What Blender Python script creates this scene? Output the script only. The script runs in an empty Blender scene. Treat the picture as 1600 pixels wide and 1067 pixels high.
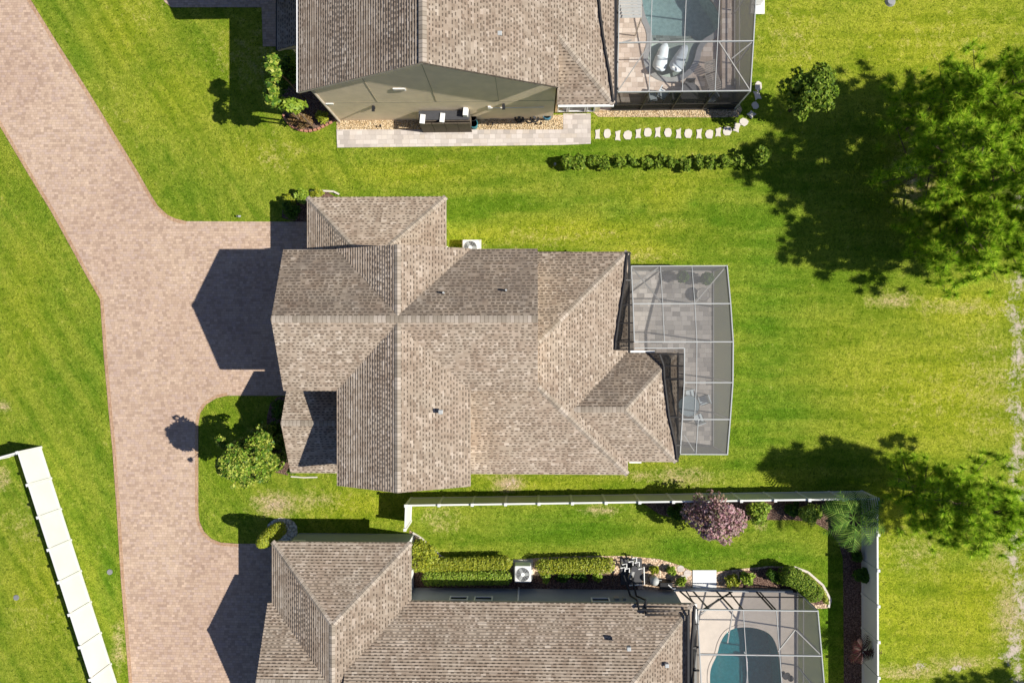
import bpy, math, random
import numpy as np
from mathutils import Vector, Matrix
from mathutils.geometry import tessellate_polygon
random.seed(7)
rng = np.random.default_rng(7)
R = math.radians
# ------------------------------------------------------------------ camera
H = 39.0                 # camera height over the lawn
F = 1600 * 24 / 36.0
NAD = (830, 530)         # where straight down falls in the photograph
scn = bpy.context.scene
col = scn.collection
dcam = Vector((NAD[0] - 800, 533.5 - NAD[1], -F)).normalized()
zc = -dcam
xc = (Vector((1, 0, 0)) - zc * zc.x).normalized()
yc = zc.cross(xc)
camd = bpy.data.cameras.new('camera')
camd.lens = 24; camd.sensor_width = 36; camd.clip_end = 2000; camd.clip_start = 0.5
cam = bpy.data.objects.new('camera', camd); col.objects.link(cam)
M3 = Matrix((xc, yc, zc))          # camera -> world rotation
cam.matrix_world = Matrix.Translation((0, 0, H)) @ M3.to_4x4()
scn.camera = cam
def P(px, py, h=0.0):
    w = M3 @ Vector((px - 800, 533.5 - py, -F))
    t = (h - H) / w.z
    return Vector((w.x * t, w.y * t, h))
def X(px, h=0.0, py=533): return P(px, py, h).x
def Y(py, h=0.0, px=800): return P(px, py, h).y
# ------------------------------------------------------------------ light
SUN = Vector((1090, -150, 1066.7)).normalized()
w = bpy.data.worlds.new('World'); scn.world = w; w.use_nodes = True
nt = w.node_tree; bg = nt.nodes['Background']
sky = nt.nodes.new('ShaderNodeTexSky'); sky.sky_type = 'NISHITA'; sky.sun_disc = False
sky.sun_elevation = math.asin(SUN.z); sky.sun_rotation = math.atan2(SUN.x, SUN.y)
tint = nt.nodes.new('ShaderNodeMix'); tint.data_type = 'RGBA'; tint.blend_type = 'MULTIPLY'; tint.inputs[0].default_value = 1
nt.links.new(sky.outputs[0], tint.inputs[6]); tint.inputs[7].default_value = (.78, .92, 1.22, 1)
nt.links.new(tint.outputs[2], bg.inputs[0]); bg.inputs[1].default_value = 0.05
sd = bpy.data.lights.new('sun', 'SUN'); sd.energy = 5.0; sd.angle = R(0.5); sd.color = (1, 0.955, 0.865)
so = bpy.data.objects.new('sun', sd); col.objects.link(so)
so.rotation_euler = SUN.to_track_quat('Z', 'Y').to_euler(); so.location = SUN * 60
scn.view_settings.view_transform = 'Standard'; scn.view_settings.look = 'None'
scn.view_settings.gamma = 1; scn.view_settings.exposure = 0.5
scn.cycles.transparent_max_bounces = 24; scn.cycles.max_bounces = 6
# ------------------------------------------------------------------ node helpers
class NG:
    def __init__(s, name):
        s.m = bpy.data.materials.new(name); s.m.use_nodes = True
        s.t = s.m.node_tree; s.n = s.t.nodes; s.b = s.n['Principled BSDF']
        s.out = s.n['Material Output']
    def new(s, t, **k):
        o = s.n.new(t)
        for a, v in k.items(): setattr(o, a, v)
        return o
    def lk(s, a, b): s.t.links.new(a, b)
    def put(s, sock, v):
        if hasattr(v, 'is_output') or isinstance(v, bpy.types.NodeSocket): s.lk(v, sock)
        else: sock.default_value = v
    def math(s, op, a, b=0.0, clamp=False):
        o = s.new('ShaderNodeMath', operation=op, use_clamp=clamp)
        s.put(o.inputs[0], a); s.put(o.inputs[1], b); return o.outputs[0]
    def mix(s, f, a, b, mode='MIX'):
        o = s.new('ShaderNodeMix', data_type='RGBA', blend_type=mode)
        s.put(o.inputs[0], f)
        s.put(o.inputs[6], a if not isinstance(a, tuple) else (*a, 1)[:4])
        s.put(o.inputs[7], b if not isinstance(b, tuple) else (*b, 1)[:4])
        return o.outputs[2]
    def pos(s): return s.new('ShaderNodeNewGeometry').outputs['Position']
    def uv(s): return s.new('ShaderNodeTexCoord').outputs['UV']
    def noise(s, vec, scale, detail=3, rough=.55, dist=0.0):
        o = s.new('ShaderNodeTexNoise'); s.lk(vec, o.inputs['Vector'])
        o.inputs['Scale'].default_value = scale; o.inputs['Detail'].default_value = detail
        o.inputs['Roughness'].default_value = rough; o.inputs['Distortion'].default_value = dist
        return o.outputs['Fac']
    def ramp(s, f, pts):
        o = s.new('ShaderNodeValToRGB'); s.lk(f, o.inputs[0]); e = o.color_ramp.elements
        while len(e) < len(pts): e.new(.5)
        for i, (p, c) in enumerate(pts): e[i].position = p; e[i].color = (*c, 1)
        return o.outputs[0]
    def rr(s, f, a, b, lo=0.0, hi=1.0):
        o = s.new('ShaderNodeMapRange'); s.lk(f, o.inputs[0])
        for i, v in enumerate((a, b, lo, hi)): o.inputs[i + 1].default_value = v
        return o.outputs[0]
    def wn(s, x, y=None):
        if y is None:
            o = s.new('ShaderNodeTexWhiteNoise', noise_dimensions='1D'); s.lk(x, o.inputs['W']); return o.outputs[0]
        c = s.new('ShaderNodeCombineXYZ'); s.lk(x, c.inputs[0]); s.lk(y, c.inputs[1])
        o = s.new('ShaderNodeTexWhiteNoise', noise_dimensions='2D'); s.lk(c.outputs[0], o.inputs['Vector']); return o.outputs[0]
    def bump(s, h, dist, strength=1.0):
        o = s.new('ShaderNodeBump'); s.lk(h, o.inputs['Height']); o.inputs['Distance'].default_value = dist
        o.inputs['Strength'].default_value = strength; s.lk(o.outputs[0], s.b.inputs['Normal'])
    def fin(s, c, rough=.9, spec=.3):
        s.put(s.b.inputs['Base Color'], c if not isinstance(c, tuple) else (*c, 1)[:4])
        s.put(s.b.inputs['Roughness'], rough); s.b.inputs['Specular IOR Level'].default_value = spec
        return s.m
    def cells(s, vec, wd, ht, vary=.35, mortar=.012, rot=0.0):
        """random-width brick cells: (row fraction, random per cell, mortar mask)"""
        if rot:
            m = s.new('ShaderNodeMapping'); m.inputs['Rotation'].default_value = (0, 0, rot); s.lk(vec, m.inputs[0]); vec = m.outputs[0]
        sp = s.new('ShaderNodeSeparateXYZ'); s.lk(vec, sp.inputs[0])
        v = s.math('DIVIDE', sp.outputs[1], ht); row = s.math('FLOOR', v); fr = s.math('FRACT', v)
        rr_ = s.wn(row)
        wrow = s.math('MULTIPLY_ADD', rr_, wd * vary); s.n[-1].inputs[2].default_value = wd * (1 - vary / 2)
        u = s.math('DIVIDE', sp.outputs[0], wrow); u = s.math('ADD', u, s.math('MULTIPLY', rr_, 17.3))
        colm = s.math('FLOOR', u); fc = s.math('FRACT', u)
        rnd = s.wn(colm, row)
        m1 = s.math('LESS_THAN', fr, mortar / ht); m2 = s.math('LESS_THAN', fc, mortar / wd)
        return fr, rnd, s.math('MAXIMUM', m1, m2), fc
def plain(name, c, rough=.7, var=.15, scale=3.0, spec=.3, metal=0, bump=0.0):
    g = NG(name)
    n = g.noise(g.pos(), scale, 4)
    cc = g.mix(g.rr(n, .3, .7), tuple(x * (1 - var) for x in c), tuple(min(1, x * (1 + var)) for x in c))
    if bump: g.bump(g.noise(g.pos(), 30, 3), bump)
    g.b.inputs['Metallic'].default_value = metal
    return g.fin(cc, rough, spec)
EXPO = .146      # shingle course height
def shingle(name, tone=1.0, dirt=0.0):
    g = NG(name); uv = g.uv()
    fr, rnd, mo, fc = g.cells(uv, .265, EXPO, .45, .0)
    t = tone
    c = g.ramp(rnd, [(0, (.37*t, .29*t, .22*t)), (.15, (.45*t, .365*t, .28*t)), (.6, (.515*t, .425*t, .33*t)), (.92, (.59*t, .495*t, .395*t)), (1, (.70*t, .60*t, .49*t))])
    v2 = g.noise(uv, .6, 5, .65)
    c = g.mix(g.rr(v2, .35, .7, 0, .6), c, g.mix(1.0, c, (.80, .70, .66), 'MULTIPLY'))
    m = g.new('ShaderNodeMapping', vector_type='TEXTURE'); m.inputs['Scale'].default_value = (.55, 3.6, 1); g.lk(uv, m.inputs[0])
    c = g.mix(g.rr(g.noise(m.outputs[0], 1.0, 4, .65), .45, .72, 0, .5), c, g.mix(1.0, c, (.62, .58, .55), 'MULTIPLY'))
    r2 = g.math('FRACT', g.math('MULTIPLY', rnd, 7.7)); r3 = g.math('FRACT', g.math('MULTIPLY', rnd, 31.3))
    tab = g.math('MULTIPLY', g.math('GREATER_THAN', fr, .58), g.math('LESS_THAN', fc, g.math('ADD', g.math('MULTIPLY', r2, .30), .38)))
    if dirt: tab = g.math('MULTIPLY', g.math('GREATER_THAN', fr, .48), g.math('LESS_THAN', fc, g.math('ADD', g.math('MULTIPLY', r2, .3), .52)))
    tab = g.math('MULTIPLY', tab, g.math('GREATER_THAN', r3, .12))
    c = g.mix(g.math('MULTIPLY', tab, .80), c, (.115*t, .088*t, .066*t))
    if dirt:
        st = g.noise(uv, .9, 5, .7)
        c = g.mix(g.rr(st, .38, .7, 0, dirt), c, (.11, .09, .075))
    g.bump(g.noise(uv, 45, 2), .012, .6)
    return g.fin(c, .95, .15)
def pavers(name, cs, wd=.24, ht=.17, mort=(.10, .075, .06), mw=.012, vary=.6, mot=.5, rot=0.0):
    g = NG(name); p = g.pos()
    fr, rnd, mo, fc = g.cells(p, wd, ht, vary, mw, rot)
    k = len(cs) - 1
    c = g.ramp(rnd, [(i / k, cs[i]) for i in range(k + 1)])
    big = g.noise(p, .45, 4, .6)
    c = g.mix(g.rr(big, .3, .72, 0, mot), c, g.mix(1.0, c, (.74, .69, .70), 'MULTIPLY'))
    c = g.mix(g.rr(g.noise(p, .14, 4, .65), .38, .62, 0, .5), c, g.mix(1.0, c, (.84, .79, .80), 'MULTIPLY'))
    c = g.mix(g.rr(g.noise(p, 9, 3), .35, .7, 0, .3), c, g.mix(1.0, c, (.8, .78, .75), 'MULTIPLY'))
    c = g.mix(g.rr(g.noise(p, 1.1, 2, .5), .68, .76, 0, .35), c, g.mix(1.0, c, (.6, .57, .56), 'MULTIPLY'))
    c = g.mix(g.math('MULTIPLY', mo, .75), c, mort)
    g.bump(g.math('SUBTRACT', 1.0, mo), .01, .6)
    return g.fin(c, .9, .2)
def grassmat():
    g = NG('lawn_grass'); p = g.pos()
    a = g.new('ShaderNodeAttribute', attribute_name='dry').outputs['Fac']
    l = g.new('ShaderNodeAttribute', attribute_name='lush').outputs['Fac']
    b = g.new('ShaderNodeAttribute', attribute_name='bare').outputs['Fac']
    n1 = g.noise(p, .35, 5, .6); n2 = g.noise(p, 1.6, 6, .7); n3 = g.noise(p, 5.5, 4, .75, .8)
    n4 = g.noise(p, 12, 3, .75, 1.4); n5 = g.noise(p, 9, 2, .6, 2.0)
    c = g.ramp(n2, [(.30, (.08, .175, .008)), (.5, (.185, .285, .018)), (.7, (.32, .375, .04))])
    c = g.mix(g.rr(n1, .38, .70, 0, .45), c, (.36, .385, .03))
    y_ = g.new('ShaderNodeAttribute', attribute_name='yellow_tone').outputs['Fac']  # patches of brighter yellow grass
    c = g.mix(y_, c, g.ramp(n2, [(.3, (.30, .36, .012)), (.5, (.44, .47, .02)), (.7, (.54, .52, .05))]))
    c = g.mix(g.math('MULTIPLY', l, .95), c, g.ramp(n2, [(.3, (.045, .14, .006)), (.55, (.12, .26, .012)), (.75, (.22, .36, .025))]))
    def streak(rot, sx, sy):
        m = g.new('ShaderNodeMapping', vector_type='TEXTURE'); m.inputs['Rotation'].default_value = (0, 0, rot); m.inputs['Scale'].default_value = (1 / sx, 1 / sy, 1); g.lk(p, m.inputs[0])
        return g.noise(m.outputs[0], 1.0, 4, .6)
    sp = g.new('ShaderNodeSeparateXYZ'); g.lk(p, sp.inputs[0])
    s1 = streak(R(-57), .10, 1.2); s2 = streak(0, .14, 1.1)
    st = g.mix(g.rr(sp.outputs[0], -11, -8), s1, s2)
    c = g.mix(g.rr(st, .42, .64, 0, .30), c, (.44, .45, .05)); c = g.mix(g.rr(st, .36, .54, .36, 0), c, (.09, .18, .005))
    dd = g.math('ADD', a, g.rr(n3, .3, .7, -.28, .28)); dd = g.math('ADD', dd, g.rr(n2, .3, .7, -.25, .25))
    c = g.mix(g.rr(dd, .35, .85, 0, .85), c, (.52, .44, .16))
    c = g.mix(g.rr(dd, .7, 1.2, 0, .7), c, (.58, .43, .27))
    c = g.mix(g.rr(n3, .32, .50, .70, 0), c, (.045, .10, .003))
    c = g.mix(g.rr(n4, .50, .66, 0, 1), c, g.mix(1.0, c, (1.75, 1.55, 2.6), 'MULTIPLY'))
    c = g.mix(g.rr(n5, .34, .47, .80, 0), c, (.04, .085, .003))
    bb = g.math('ADD', b, g.rr(n3, .3, .7, -.3, .3)); bb = g.math('ADD', bb, g.rr(n2, .3, .7, -.3, .3))
    c = g.mix(g.rr(bb, .4, .8), c, (.66, .55, .46))
    g.bump(g.math('ADD', g.math('MULTIPLY', n3, .5), g.math('MULTIPLY', n4, .5)), .22, 1.0)
    return g.fin(c, 1.0, .05)
def leafmat(name, cs, rough=.55, spec=.35, tl=.25):
    g = NG(name)
    r = g.new('ShaderNodeNewGeometry').outputs['Random Per Island']
    k = len(cs) - 1
    c = g.ramp(r, [(i / k, cs[i]) for i in range(k + 1)])
    tr = g.new('ShaderNodeBsdfTranslucent'); g.lk(c, tr.inputs[0])
    mx = g.new('ShaderNodeMixShader'); mx.inputs[0].default_value = tl
    g.fin(c, rough, spec); g.lk(g.b.outputs[0], mx.inputs[1]); g.lk(tr.outputs[0], mx.inputs[2])
    g.lk(mx.outputs[0], g.out.inputs[0]); return g.m
def mesh_screen(name, c, a):
    """woven insect screen: covers more the flatter it is looked (or lit) through, as real mesh does"""
    g = NG(name); g.fin(c, .8, .2)
    ge = g.new('ShaderNodeNewGeometry'); dt = g.new('ShaderNodeVectorMath', operation='DOT_PRODUCT')
    g.lk(ge.outputs['Incoming'], dt.inputs[0]); g.lk(ge.outputs['True Normal'], dt.inputs[1])
    cs = g.math('MAXIMUM', g.math('ABSOLUTE', dt.outputs['Value']), .12)
    op = g.math('SUBTRACT', 1.0, g.math('POWER', 1 - a, g.math('DIVIDE', 1.0, cs)))
    tr = g.new('ShaderNodeBsdfTransparent'); mx = g.new('ShaderNodeMixShader'); g.lk(op, mx.inputs[0])
    g.lk(tr.outputs[0], mx.inputs[1]); g.lk(g.b.outputs[0], mx.inputs[2]); g.lk(mx.outputs[0], g.out.inputs[0])
    return g.m
def watermat(name, c):
    g = NG(name); n = g.noise(g.pos(), 4.5, 3, .6, 1.5)
    tr = g.new('ShaderNodeBsdfTransparent'); tr.inputs[0].default_value = (*c, 1)
    gl = g.new('ShaderNodeBsdfGlossy'); gl.inputs['Roughness'].default_value = .05
    bp = g.new('ShaderNodeBump'); g.lk(n, bp.inputs['Height']); bp.inputs['Distance'].default_value = .05
    g.lk(bp.outputs[0], gl.inputs['Normal'])
    fr = g.new('ShaderNodeFresnel'); fr.inputs[0].default_value = 1.33
    mx = g.new('ShaderNodeMixShader'); g.lk(fr.outputs[0], mx.inputs[0])
    g.lk(tr.outputs[0], mx.inputs[1]); g.lk(gl.outputs[0], mx.inputs[2]); g.lk(mx.outputs[0], g.out.inputs[0])
    return g.m
def gravelmat(name, cs, scale=14):
    g = NG(name)
    v = g.new('ShaderNodeTexVoronoi'); v.inputs['Scale'].default_value = scale; g.lk(g.pos(), v.inputs['Vector'])
    sp = g.new('ShaderNodeSeparateColor'); g.lk(v.outputs['Color'], sp.inputs[0])
    k = len(cs) - 1
    c = g.ramp(sp.outputs[0], [(i / k, cs[i]) for i in range(k + 1)])
    c = g.mix(g.rr(v.outputs['Distance'], .4, .75, 0, .7), c, tuple(x * .35 for x in cs[0]))
    g.bump(g.math('MULTIPLY', v.outputs['Distance'], -1.0), .06, 1.0)
    return g.fin(c, .9, .2)

def sc(cs, k): return [tuple(min(.9, x * k) for x in c) for c in cs]
MT = dict(
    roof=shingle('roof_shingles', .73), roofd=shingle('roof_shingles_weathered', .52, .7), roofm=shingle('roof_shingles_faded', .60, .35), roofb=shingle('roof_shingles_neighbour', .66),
    cap=None,
    drive=pavers('driveway_pavers', sc([(.35, .255, .19), (.41, .30, .222), (.455, .338, .248), (.48, .36, .265), (.43, .325, .265), (.53, .40, .295)], 1.13), .21, .145, (.22, .16, .12), .010, .5, .45),
    drive_edge=pavers('driveway_edge_pavers', [(.40, .25, .15), (.50, .34, .21), (.45, .30, .2)], .16, .22),
    deckg=pavers('grey_deck_pavers', [(.27, .25, .23), (.38, .36, .33), (.47, .44, .40), (.55, .52, .48)], .42, .26, (.17, .16, .15)),
    deckt=pavers('travertine_pavers', [(.40, .33, .27), (.50, .42, .35), (.58, .50, .43), (.66, .60, .53)], .42, .28, (.26, .22, .18)),
    walk=pavers('pale_path_pavers', [(.44, .40, .36), (.57, .52, .47), (.66, .61, .56), (.54, .48, .41)], .36, .26, (.36, .31, .27)),
    deckb=plain('cool_deck_beige', (.60, .52, .44), .9, .07, 2),
    grass=grassmat(),
    stucco=plain('beige_stucco', (.78, .64, .45), .95, .08, 1.2, bump=.01),
    stuccog=plain('grey_green_stucco', (.30, .33, .31), .95, .06, 1.2, bump=.01),
    stuccob=plain('blue_grey_stucco', (.33, .35, .36), .95, .06, 1.2, bump=.01),
    stuccow=plain('warm_white_stucco', (.62, .58, .50), .95, .06, 1.2, bump=.01),
    joint=plain('joint_line', (.30, .26, .18)),
    fascia=plain('fascia_paint', (.42, .37, .30), .6), white=plain('white_paint', (.78, .77, .74), .5, .04),
    vinyl=plain('white_vinyl', (.66, .655, .62), .45, .05, .8), vinylg=plain('sage_vinyl', (.46, .48, .36), .5, .04, .8),
    alu=plain('silver_aluminium', (.40, .41, .40), .5, .05), bronze=plain('dark_bronze', (.035, .032, .03), .5, .1),
    beamd=plain('grey_aluminium', (.30, .29, .27), .5, .05),
    black=plain('black_plastic', (.02, .02, .022), .5), dark=plain('dark_grey_plastic', (.06, .06, .065), .6, .1),
    brown=plain('brown_boards', (.12, .095, .07), .8, .25, 6), steel=plain('grey_metal', (.35, .35, .34), .4, .1, metal=.5),
    glass=plain('dark_window_glass', (.015, .018, .022), .1, .05, spec=.6),
    wood=plain('weathered_wood', (.30, .27, .24), .8, .2, 7), conc=plain('pale_concrete', (.58, .53, .46), .9, .08, 3),
    teal=plain('teal_plastic', (.03, .2, .24), .5), blue=plain('blue_plastic', (.06, .22, .33), .5),
    cushion=plain('pale_blue_cushion', (.55, .62, .66), .8, .06), tabgl=plain('blue_grey_table_top', (.20, .26, .29), .3, .1),
    bark=plain('bark', (.16, .11, .075), .95, .3, 8, bump=.03),
    gravel=gravelmat('tan_gravel', [(.42, .29, .15), (.62, .45, .26), (.75, .60, .40), (.52, .38, .22)]),
    peach=gravelmat('peach_flagstone_gravel', [(.50, .34, .22), (.66, .48, .33), (.74, .58, .42)], 9),
    mulch=gravelmat('brown_mulch', [(.10, .055, .04), (.20, .12, .09), (.30, .20, .15)], 16),
    pebble=gravelmat('white_pebbles', [(.5, .46, .33), (.7, .65, .5), (.8, .77, .66)], 9),
    brick=plain('red_edging_brick', (.42, .20, .13), .9, .25, 9),
    scr_roof=mesh_screen('roof_screen', (.34, .335, .32), .24), scr_roof2=mesh_screen('roof_screen_sheer', (.36, .35, .34), .09),
    scr_wall=mesh_screen('wall_screen_grey', (.30, .295, .285), .46), scr_unlit=mesh_screen('riser_screen_unlit', (.02, .019, .018), .62),
    scr_blk=mesh_screen('black_wall_screen', (.025, .025, .027), .36), scr_thin=mesh_screen('sheer_wall_screen', (.2, .19, .17), .015),
    scr_mid=mesh_screen('wall_screen_sheer_grey', (.27, .26, .245), .50),
    basin=plain('pool_plaster_grey', (.44, .52, .51), .9, .15, 5), basin2=plain('pool_plaster_teal', (.10, .36, .38), .9, .15, 5),
    water=watermat('pool_water', (.80, .92, .93)), water2=watermat('pool_water_teal', (.45, .82, .86)),
    lf_mag=leafmat('broad_leaves', [(.035, .085, .008), (.07, .15, .012), (.14, .24, .02), (.24, .32, .03), (.42, .44, .08), (.06, .13, .01)], .5, .2, .15),
    lf_hedge=leafmat('hedge_leaves', [(.04, .09, .01), (.13, .21, .015), (.24, .33, .03), (.08, .16, .012), (.34, .40, .06)], .6, .15),
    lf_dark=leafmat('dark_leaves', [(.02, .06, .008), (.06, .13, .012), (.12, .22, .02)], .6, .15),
    lf_yel=leafmat('yellow_green_leaves', [(.12, .17, .01), (.26, .31, .02), (.42, .42, .03), (.20, .26, .02)]),
    lf_lime=leafmat('lime_leaves', [(.12, .22, .015), (.25, .36, .03), (.36, .44, .05)]),
    lf_pink=leafmat('pink_blossom', [(.30, .14, .16), (.48, .25, .28), (.24, .18, .10), (.58, .38, .40), (.13, .14, .05)]),
    lf_red=leafmat('red_leaves', [(.03, .008, .008), (.09, .016, .014), (.05, .03, .012)]),
    lf_brn=leafmat('brown_leaves', [(.14, .08, .03), (.26, .15, .06), (.20, .16, .05)]),
    lf_palm=leafmat('palm_leaves', [(.035, .09, .012), (.10, .21, .025), (.24, .36, .06)], .6, .15),
    needle=leafmat('pine_needles', [(.05, .14, .006), (.18, .36, .012), (.40, .58, .025), (.66, .75, .08)], .7, .1, .2),
)
g = NG('ridge_cap_shingles'); fr, rnd, mo, fc = g.cells(g.uv(), .2, 5.0, .0, .02)
c = g.ramp(rnd, [(0, (.24, .20, .155)), (.5, (.32, .27, .215)), (1, (.40, .34, .28))])
c = g.mix(g.math('MULTIPLY', g.math('LESS_THAN', fc, .16), .6), c, (.10, .075, .055))
MT['cap'] = g.fin(c, .95, .15)
# ------------------------------------------------------------------ object helpers
def tag(o, label=None, cat=None, group=None, kind=None):
    if label: o['label'] = label
    if cat: o['category'] = cat
    if group: o['group'] = group
    if kind: o['kind'] = kind
    return o
def empty(name, loc, label, cat, group=None, rz=0):
    o = bpy.data.objects.new(name, None); col.objects.link(o); o.location = loc; o.rotation_euler[2] = rz
    o.empty_display_size = .2
    return tag(o, label, cat, group)
def wloc(o):
    v = Vector((0, 0, 0))
    while o: v += o.location; o = o.parent
    return v
class MB:
    def __init__(s): s.v = []; s.f = []; s.mi = []; s.cur = 0
    def add(s, vs, fs):
        k = len(s.v); s.v += [tuple(v) for v in vs]
        for f in fs: s.f.append(tuple(i + k for i in f)); s.mi.append(s.cur)
        return s
    def box(s, c, sz, rz=0.0, rot=None):
        m = rot if rot is not None else Matrix.Rotation(rz, 3, 'Z')
        vs = []
        for dz in (-.5, .5):
            for dx, dy in ((-.5, -.5), (.5, -.5), (.5, .5), (-.5, .5)):
                vs.append(Vector(c) + m @ Vector((dx * sz[0], dy * sz[1], dz * sz[2])))
        return s.add(vs, [(3, 2, 1, 0), (4, 5, 6, 7), (0, 1, 5, 4), (1, 2, 6, 5), (2, 3, 7, 6), (3, 0, 4, 7)])
    def bar(s, a, b, wd=.08, ht=None):
        a, b = Vector(a), Vector(b); d = b - a; L = d.length
        if L < 1e-5: return s
        q = d.to_track_quat('X', 'Z').to_matrix()
        return s.box((a + b) / 2, (L, wd, ht or wd), rot=q)
    def prism(s, poly, z0, z1):
        n = len(poly); tri = tessellate_polygon([[Vector((p[0], p[1], 0)) for p in poly]])
        vs = [(p[0], p[1], z0) for p in poly] + [(p[0], p[1], z1) for p in poly]
        fs = []
        for t in tri:
            a, b, c = t
            A, B, C = (Vector(poly[i][:2]) for i in t)
            if (B - A).cross(C - A) < 0: a, b, c = c, b, a
            fs.append((a + n, b + n, c + n)); fs.append((c, b, a))
        area = sum(poly[i][0] * poly[(i + 1) % n][1] - poly[(i + 1) % n][0] * poly[i][1] for i in range(n))
        for i in range(n):
            j = (i + 1) % n
            fs.append((i, j, j + n, i + n) if area > 0 else (j, i, i + n, j + n))
        return s.add(vs, fs)
    def slab(s, poly, th, side=None):
        """sloped polygon given in 3D, extruded straight down"""
        n = len(poly); vs = [tuple(p) for p in poly] + [(p[0], p[1], p[2] - th) for p in poly]
        area = sum(poly[i][0] * poly[(i + 1) % n][1] - poly[(i + 1) % n][0] * poly[i][1] for i in range(n))
        top = tuple(range(n)) if area > 0 else tuple(reversed(range(n)))
        k = s.cur
        s.add(vs, [top])
        if side is not None: s.cur = side
        b = len(s.v) - 2 * n
        fs = [tuple(reversed([i + n for i in top]))]
        for i in range(n):
            j = (i + 1) % n
            fs.append((i + n, j + n, j, i) if area > 0 else (j + n, i + n, i, j))
        for f in fs: s.f.append(tuple(i + b for i in f)); s.mi.append(s.cur)
        s.cur = k; return s
    def courses(s, poly, th, side=None, lift=.045):
        """sloped polygon covered with real overlapping shingle courses"""
        s.slab([(p[0], p[1], p[2] - .012) for p in poly], th, side)
        P3 = [Vector(p) for p in poly]; nn = Vector((0, 0, 0))
        for i in range(len(P3)): nn += P3[i].cross(P3[(i + 1) % len(P3)])
        nn.normalize()
        if nn.z < 0: nn = -nn; P3.reverse()
        e = Vector((-nn.y, nn.x, 0)).normalized(); up = nn.cross(e)
        if up.z < 0: up = -up
        vs = [p.dot(up) + 100 for p in P3]; k0 = math.floor(min(vs) / EXPO); k1 = math.floor(max(vs) / EXPO)
        def clip(pts, lim, sg):
            out = []
            for i in range(len(pts)):
                a, b = pts[i], pts[(i + 1) % len(pts)]; da = sg * (a.dot(up) + 100 - lim); db = sg * (b.dot(up) + 100 - lim)
                if da >= -1e-7: out.append(a)
                if (da > 1e-7 and db < -1e-7) or (da < -1e-7 and db > 1e-7): out.append(a.lerp(b, da / (da - db)))
            return out
        for k in range(k0, k1 + 1):
            lo, hi = k * EXPO, (k + 1) * EXPO
            q = clip(clip(P3, lo, 1), hi, -1)
            if len(q) < 3: continue
            l2 = [p + nn * lift * (1 - (p.dot(up) + 100 - lo) / EXPO) for p in q]
            s.add(l2, [tuple(range(len(l2)))])
            m = min(p.dot(up) for p in q); low = [i for i in range(len(q)) if q[i].dot(up) - m < 1e-4]
            if len(low) >= 2:
                a, b = q[low[0]], q[low[-1]]; A, B = l2[low[0]], l2[low[-1]]
                if (b - a).length > .01: s.add([a - nn * .01, b - nn * .01, B, A], [(0, 1, 2, 3)])
        return s
    def tube(s, pts, rad, seg=6, cap=True):
        pts = [Vector(p) for p in pts]; n = len(pts)
        if not hasattr(rad, '__len__'): rad = [rad] * n
        vs = []; fs = []
        for i, p in enumerate(pts):
            d = (pts[min(i + 1, n - 1)] - pts[max(i - 1, 0)]).normalized()
            a = d.orthogonal().normalized() if i == 0 else (a - d * a.dot(d)).normalized()
            b = d.cross(a)
            for k in range(seg):
                t = 2 * math.pi * k / seg; vs.append(p + (a * math.cos(t) + b * math.sin(t)) * rad[i])
        for i in range(n - 1):
            for k in range(seg):
                k2 = (k + 1) % seg
                fs.append((i * seg + k, i * seg + k2, (i + 1) * seg + k2, (i + 1) * seg + k))
        if cap: fs += [tuple(reversed(range(seg))), tuple(range((n - 1) * seg, n * seg))]
        return s.add(vs, fs)
    def cyl(s, c, r, h, seg=20, r2=None):
        c = Vector(c); return s.tube([c, c + Vector((0, 0, h))], [r, r if r2 is None else r2], seg)
    def ring(s, c, r, t=.02, seg=18, sub=5):
        vs = []; fs = []
        for i in range(seg):
            a = 2 * math.pi * i / seg
            for j in range(sub):
                b = 2 * math.pi * j / sub; rr = r + t * math.cos(b)
                vs.append((c[0] + rr * math.cos(a), c[1] + rr * math.sin(a), c[2] + t * math.sin(b)))
        for i in range(seg):
            for j in range(sub):
                i2, j2 = (i + 1) % seg, (j + 1) % sub
                fs.append((i * sub + j, i2 * sub + j, i2 * sub + j2, i * sub + j2))
        return s.add(vs, fs)
    def build(s, name, mats, parent=None, uv=False, smooth=False, bevel=0.0):
        me = bpy.data.meshes.new(name); o = wloc(parent) if parent else Vector((0, 0, 0))
        me.from_pydata([(v[0] - o.x, v[1] - o.y, v[2] - o.z) for v in s.v], [], s.f)
        if not isinstance(mats, (list, tuple)): mats = [mats]
        for m in mats: me.materials.append(MT[m] if isinstance(m, str) else m)
        if len(mats) > 1: me.polygons.foreach_set('material_index', s.mi)
        me.update()
        if uv:
            L = me.uv_layers.new(name='UVMap')
            for p in me.polygons:
                nn = Vector(p.normal); e = Vector((-nn.y, nn.x, 0))
                if e.length < 1e-4: e = Vector((1, 0, 0))
                e.normalize(); up = nn.cross(e)
                if up.z < 0: up = -up
                for li in p.loop_indices:
                    q = Vector(me.vertices[me.loops[li].vertex_index].co) + o
                    L.data[li].uv = (q.dot(e) + 100, q.dot(up) + 100)
        if smooth: me.polygons.foreach_set('use_smooth', [True] * len(me.polygons))
        ob = bpy.data.objects.new(name, me); col.objects.link(ob)
        if parent: ob.parent = parent
        if bevel:
            b = ob.modifiers.new('bevel', 'BEVEL'); b.width = bevel; b.segments = 2; b.limit_method = 'ANGLE'
        return ob
def copy_tree(o, parent=None):
    c = o.copy(); col.objects.link(c); c.parent = parent
    for ch in list(o.children): copy_tree(ch, c)
    return c
def gp(pts, h=0.0): return [P(a, b, h).to_2d() for a, b in pts]
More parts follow.
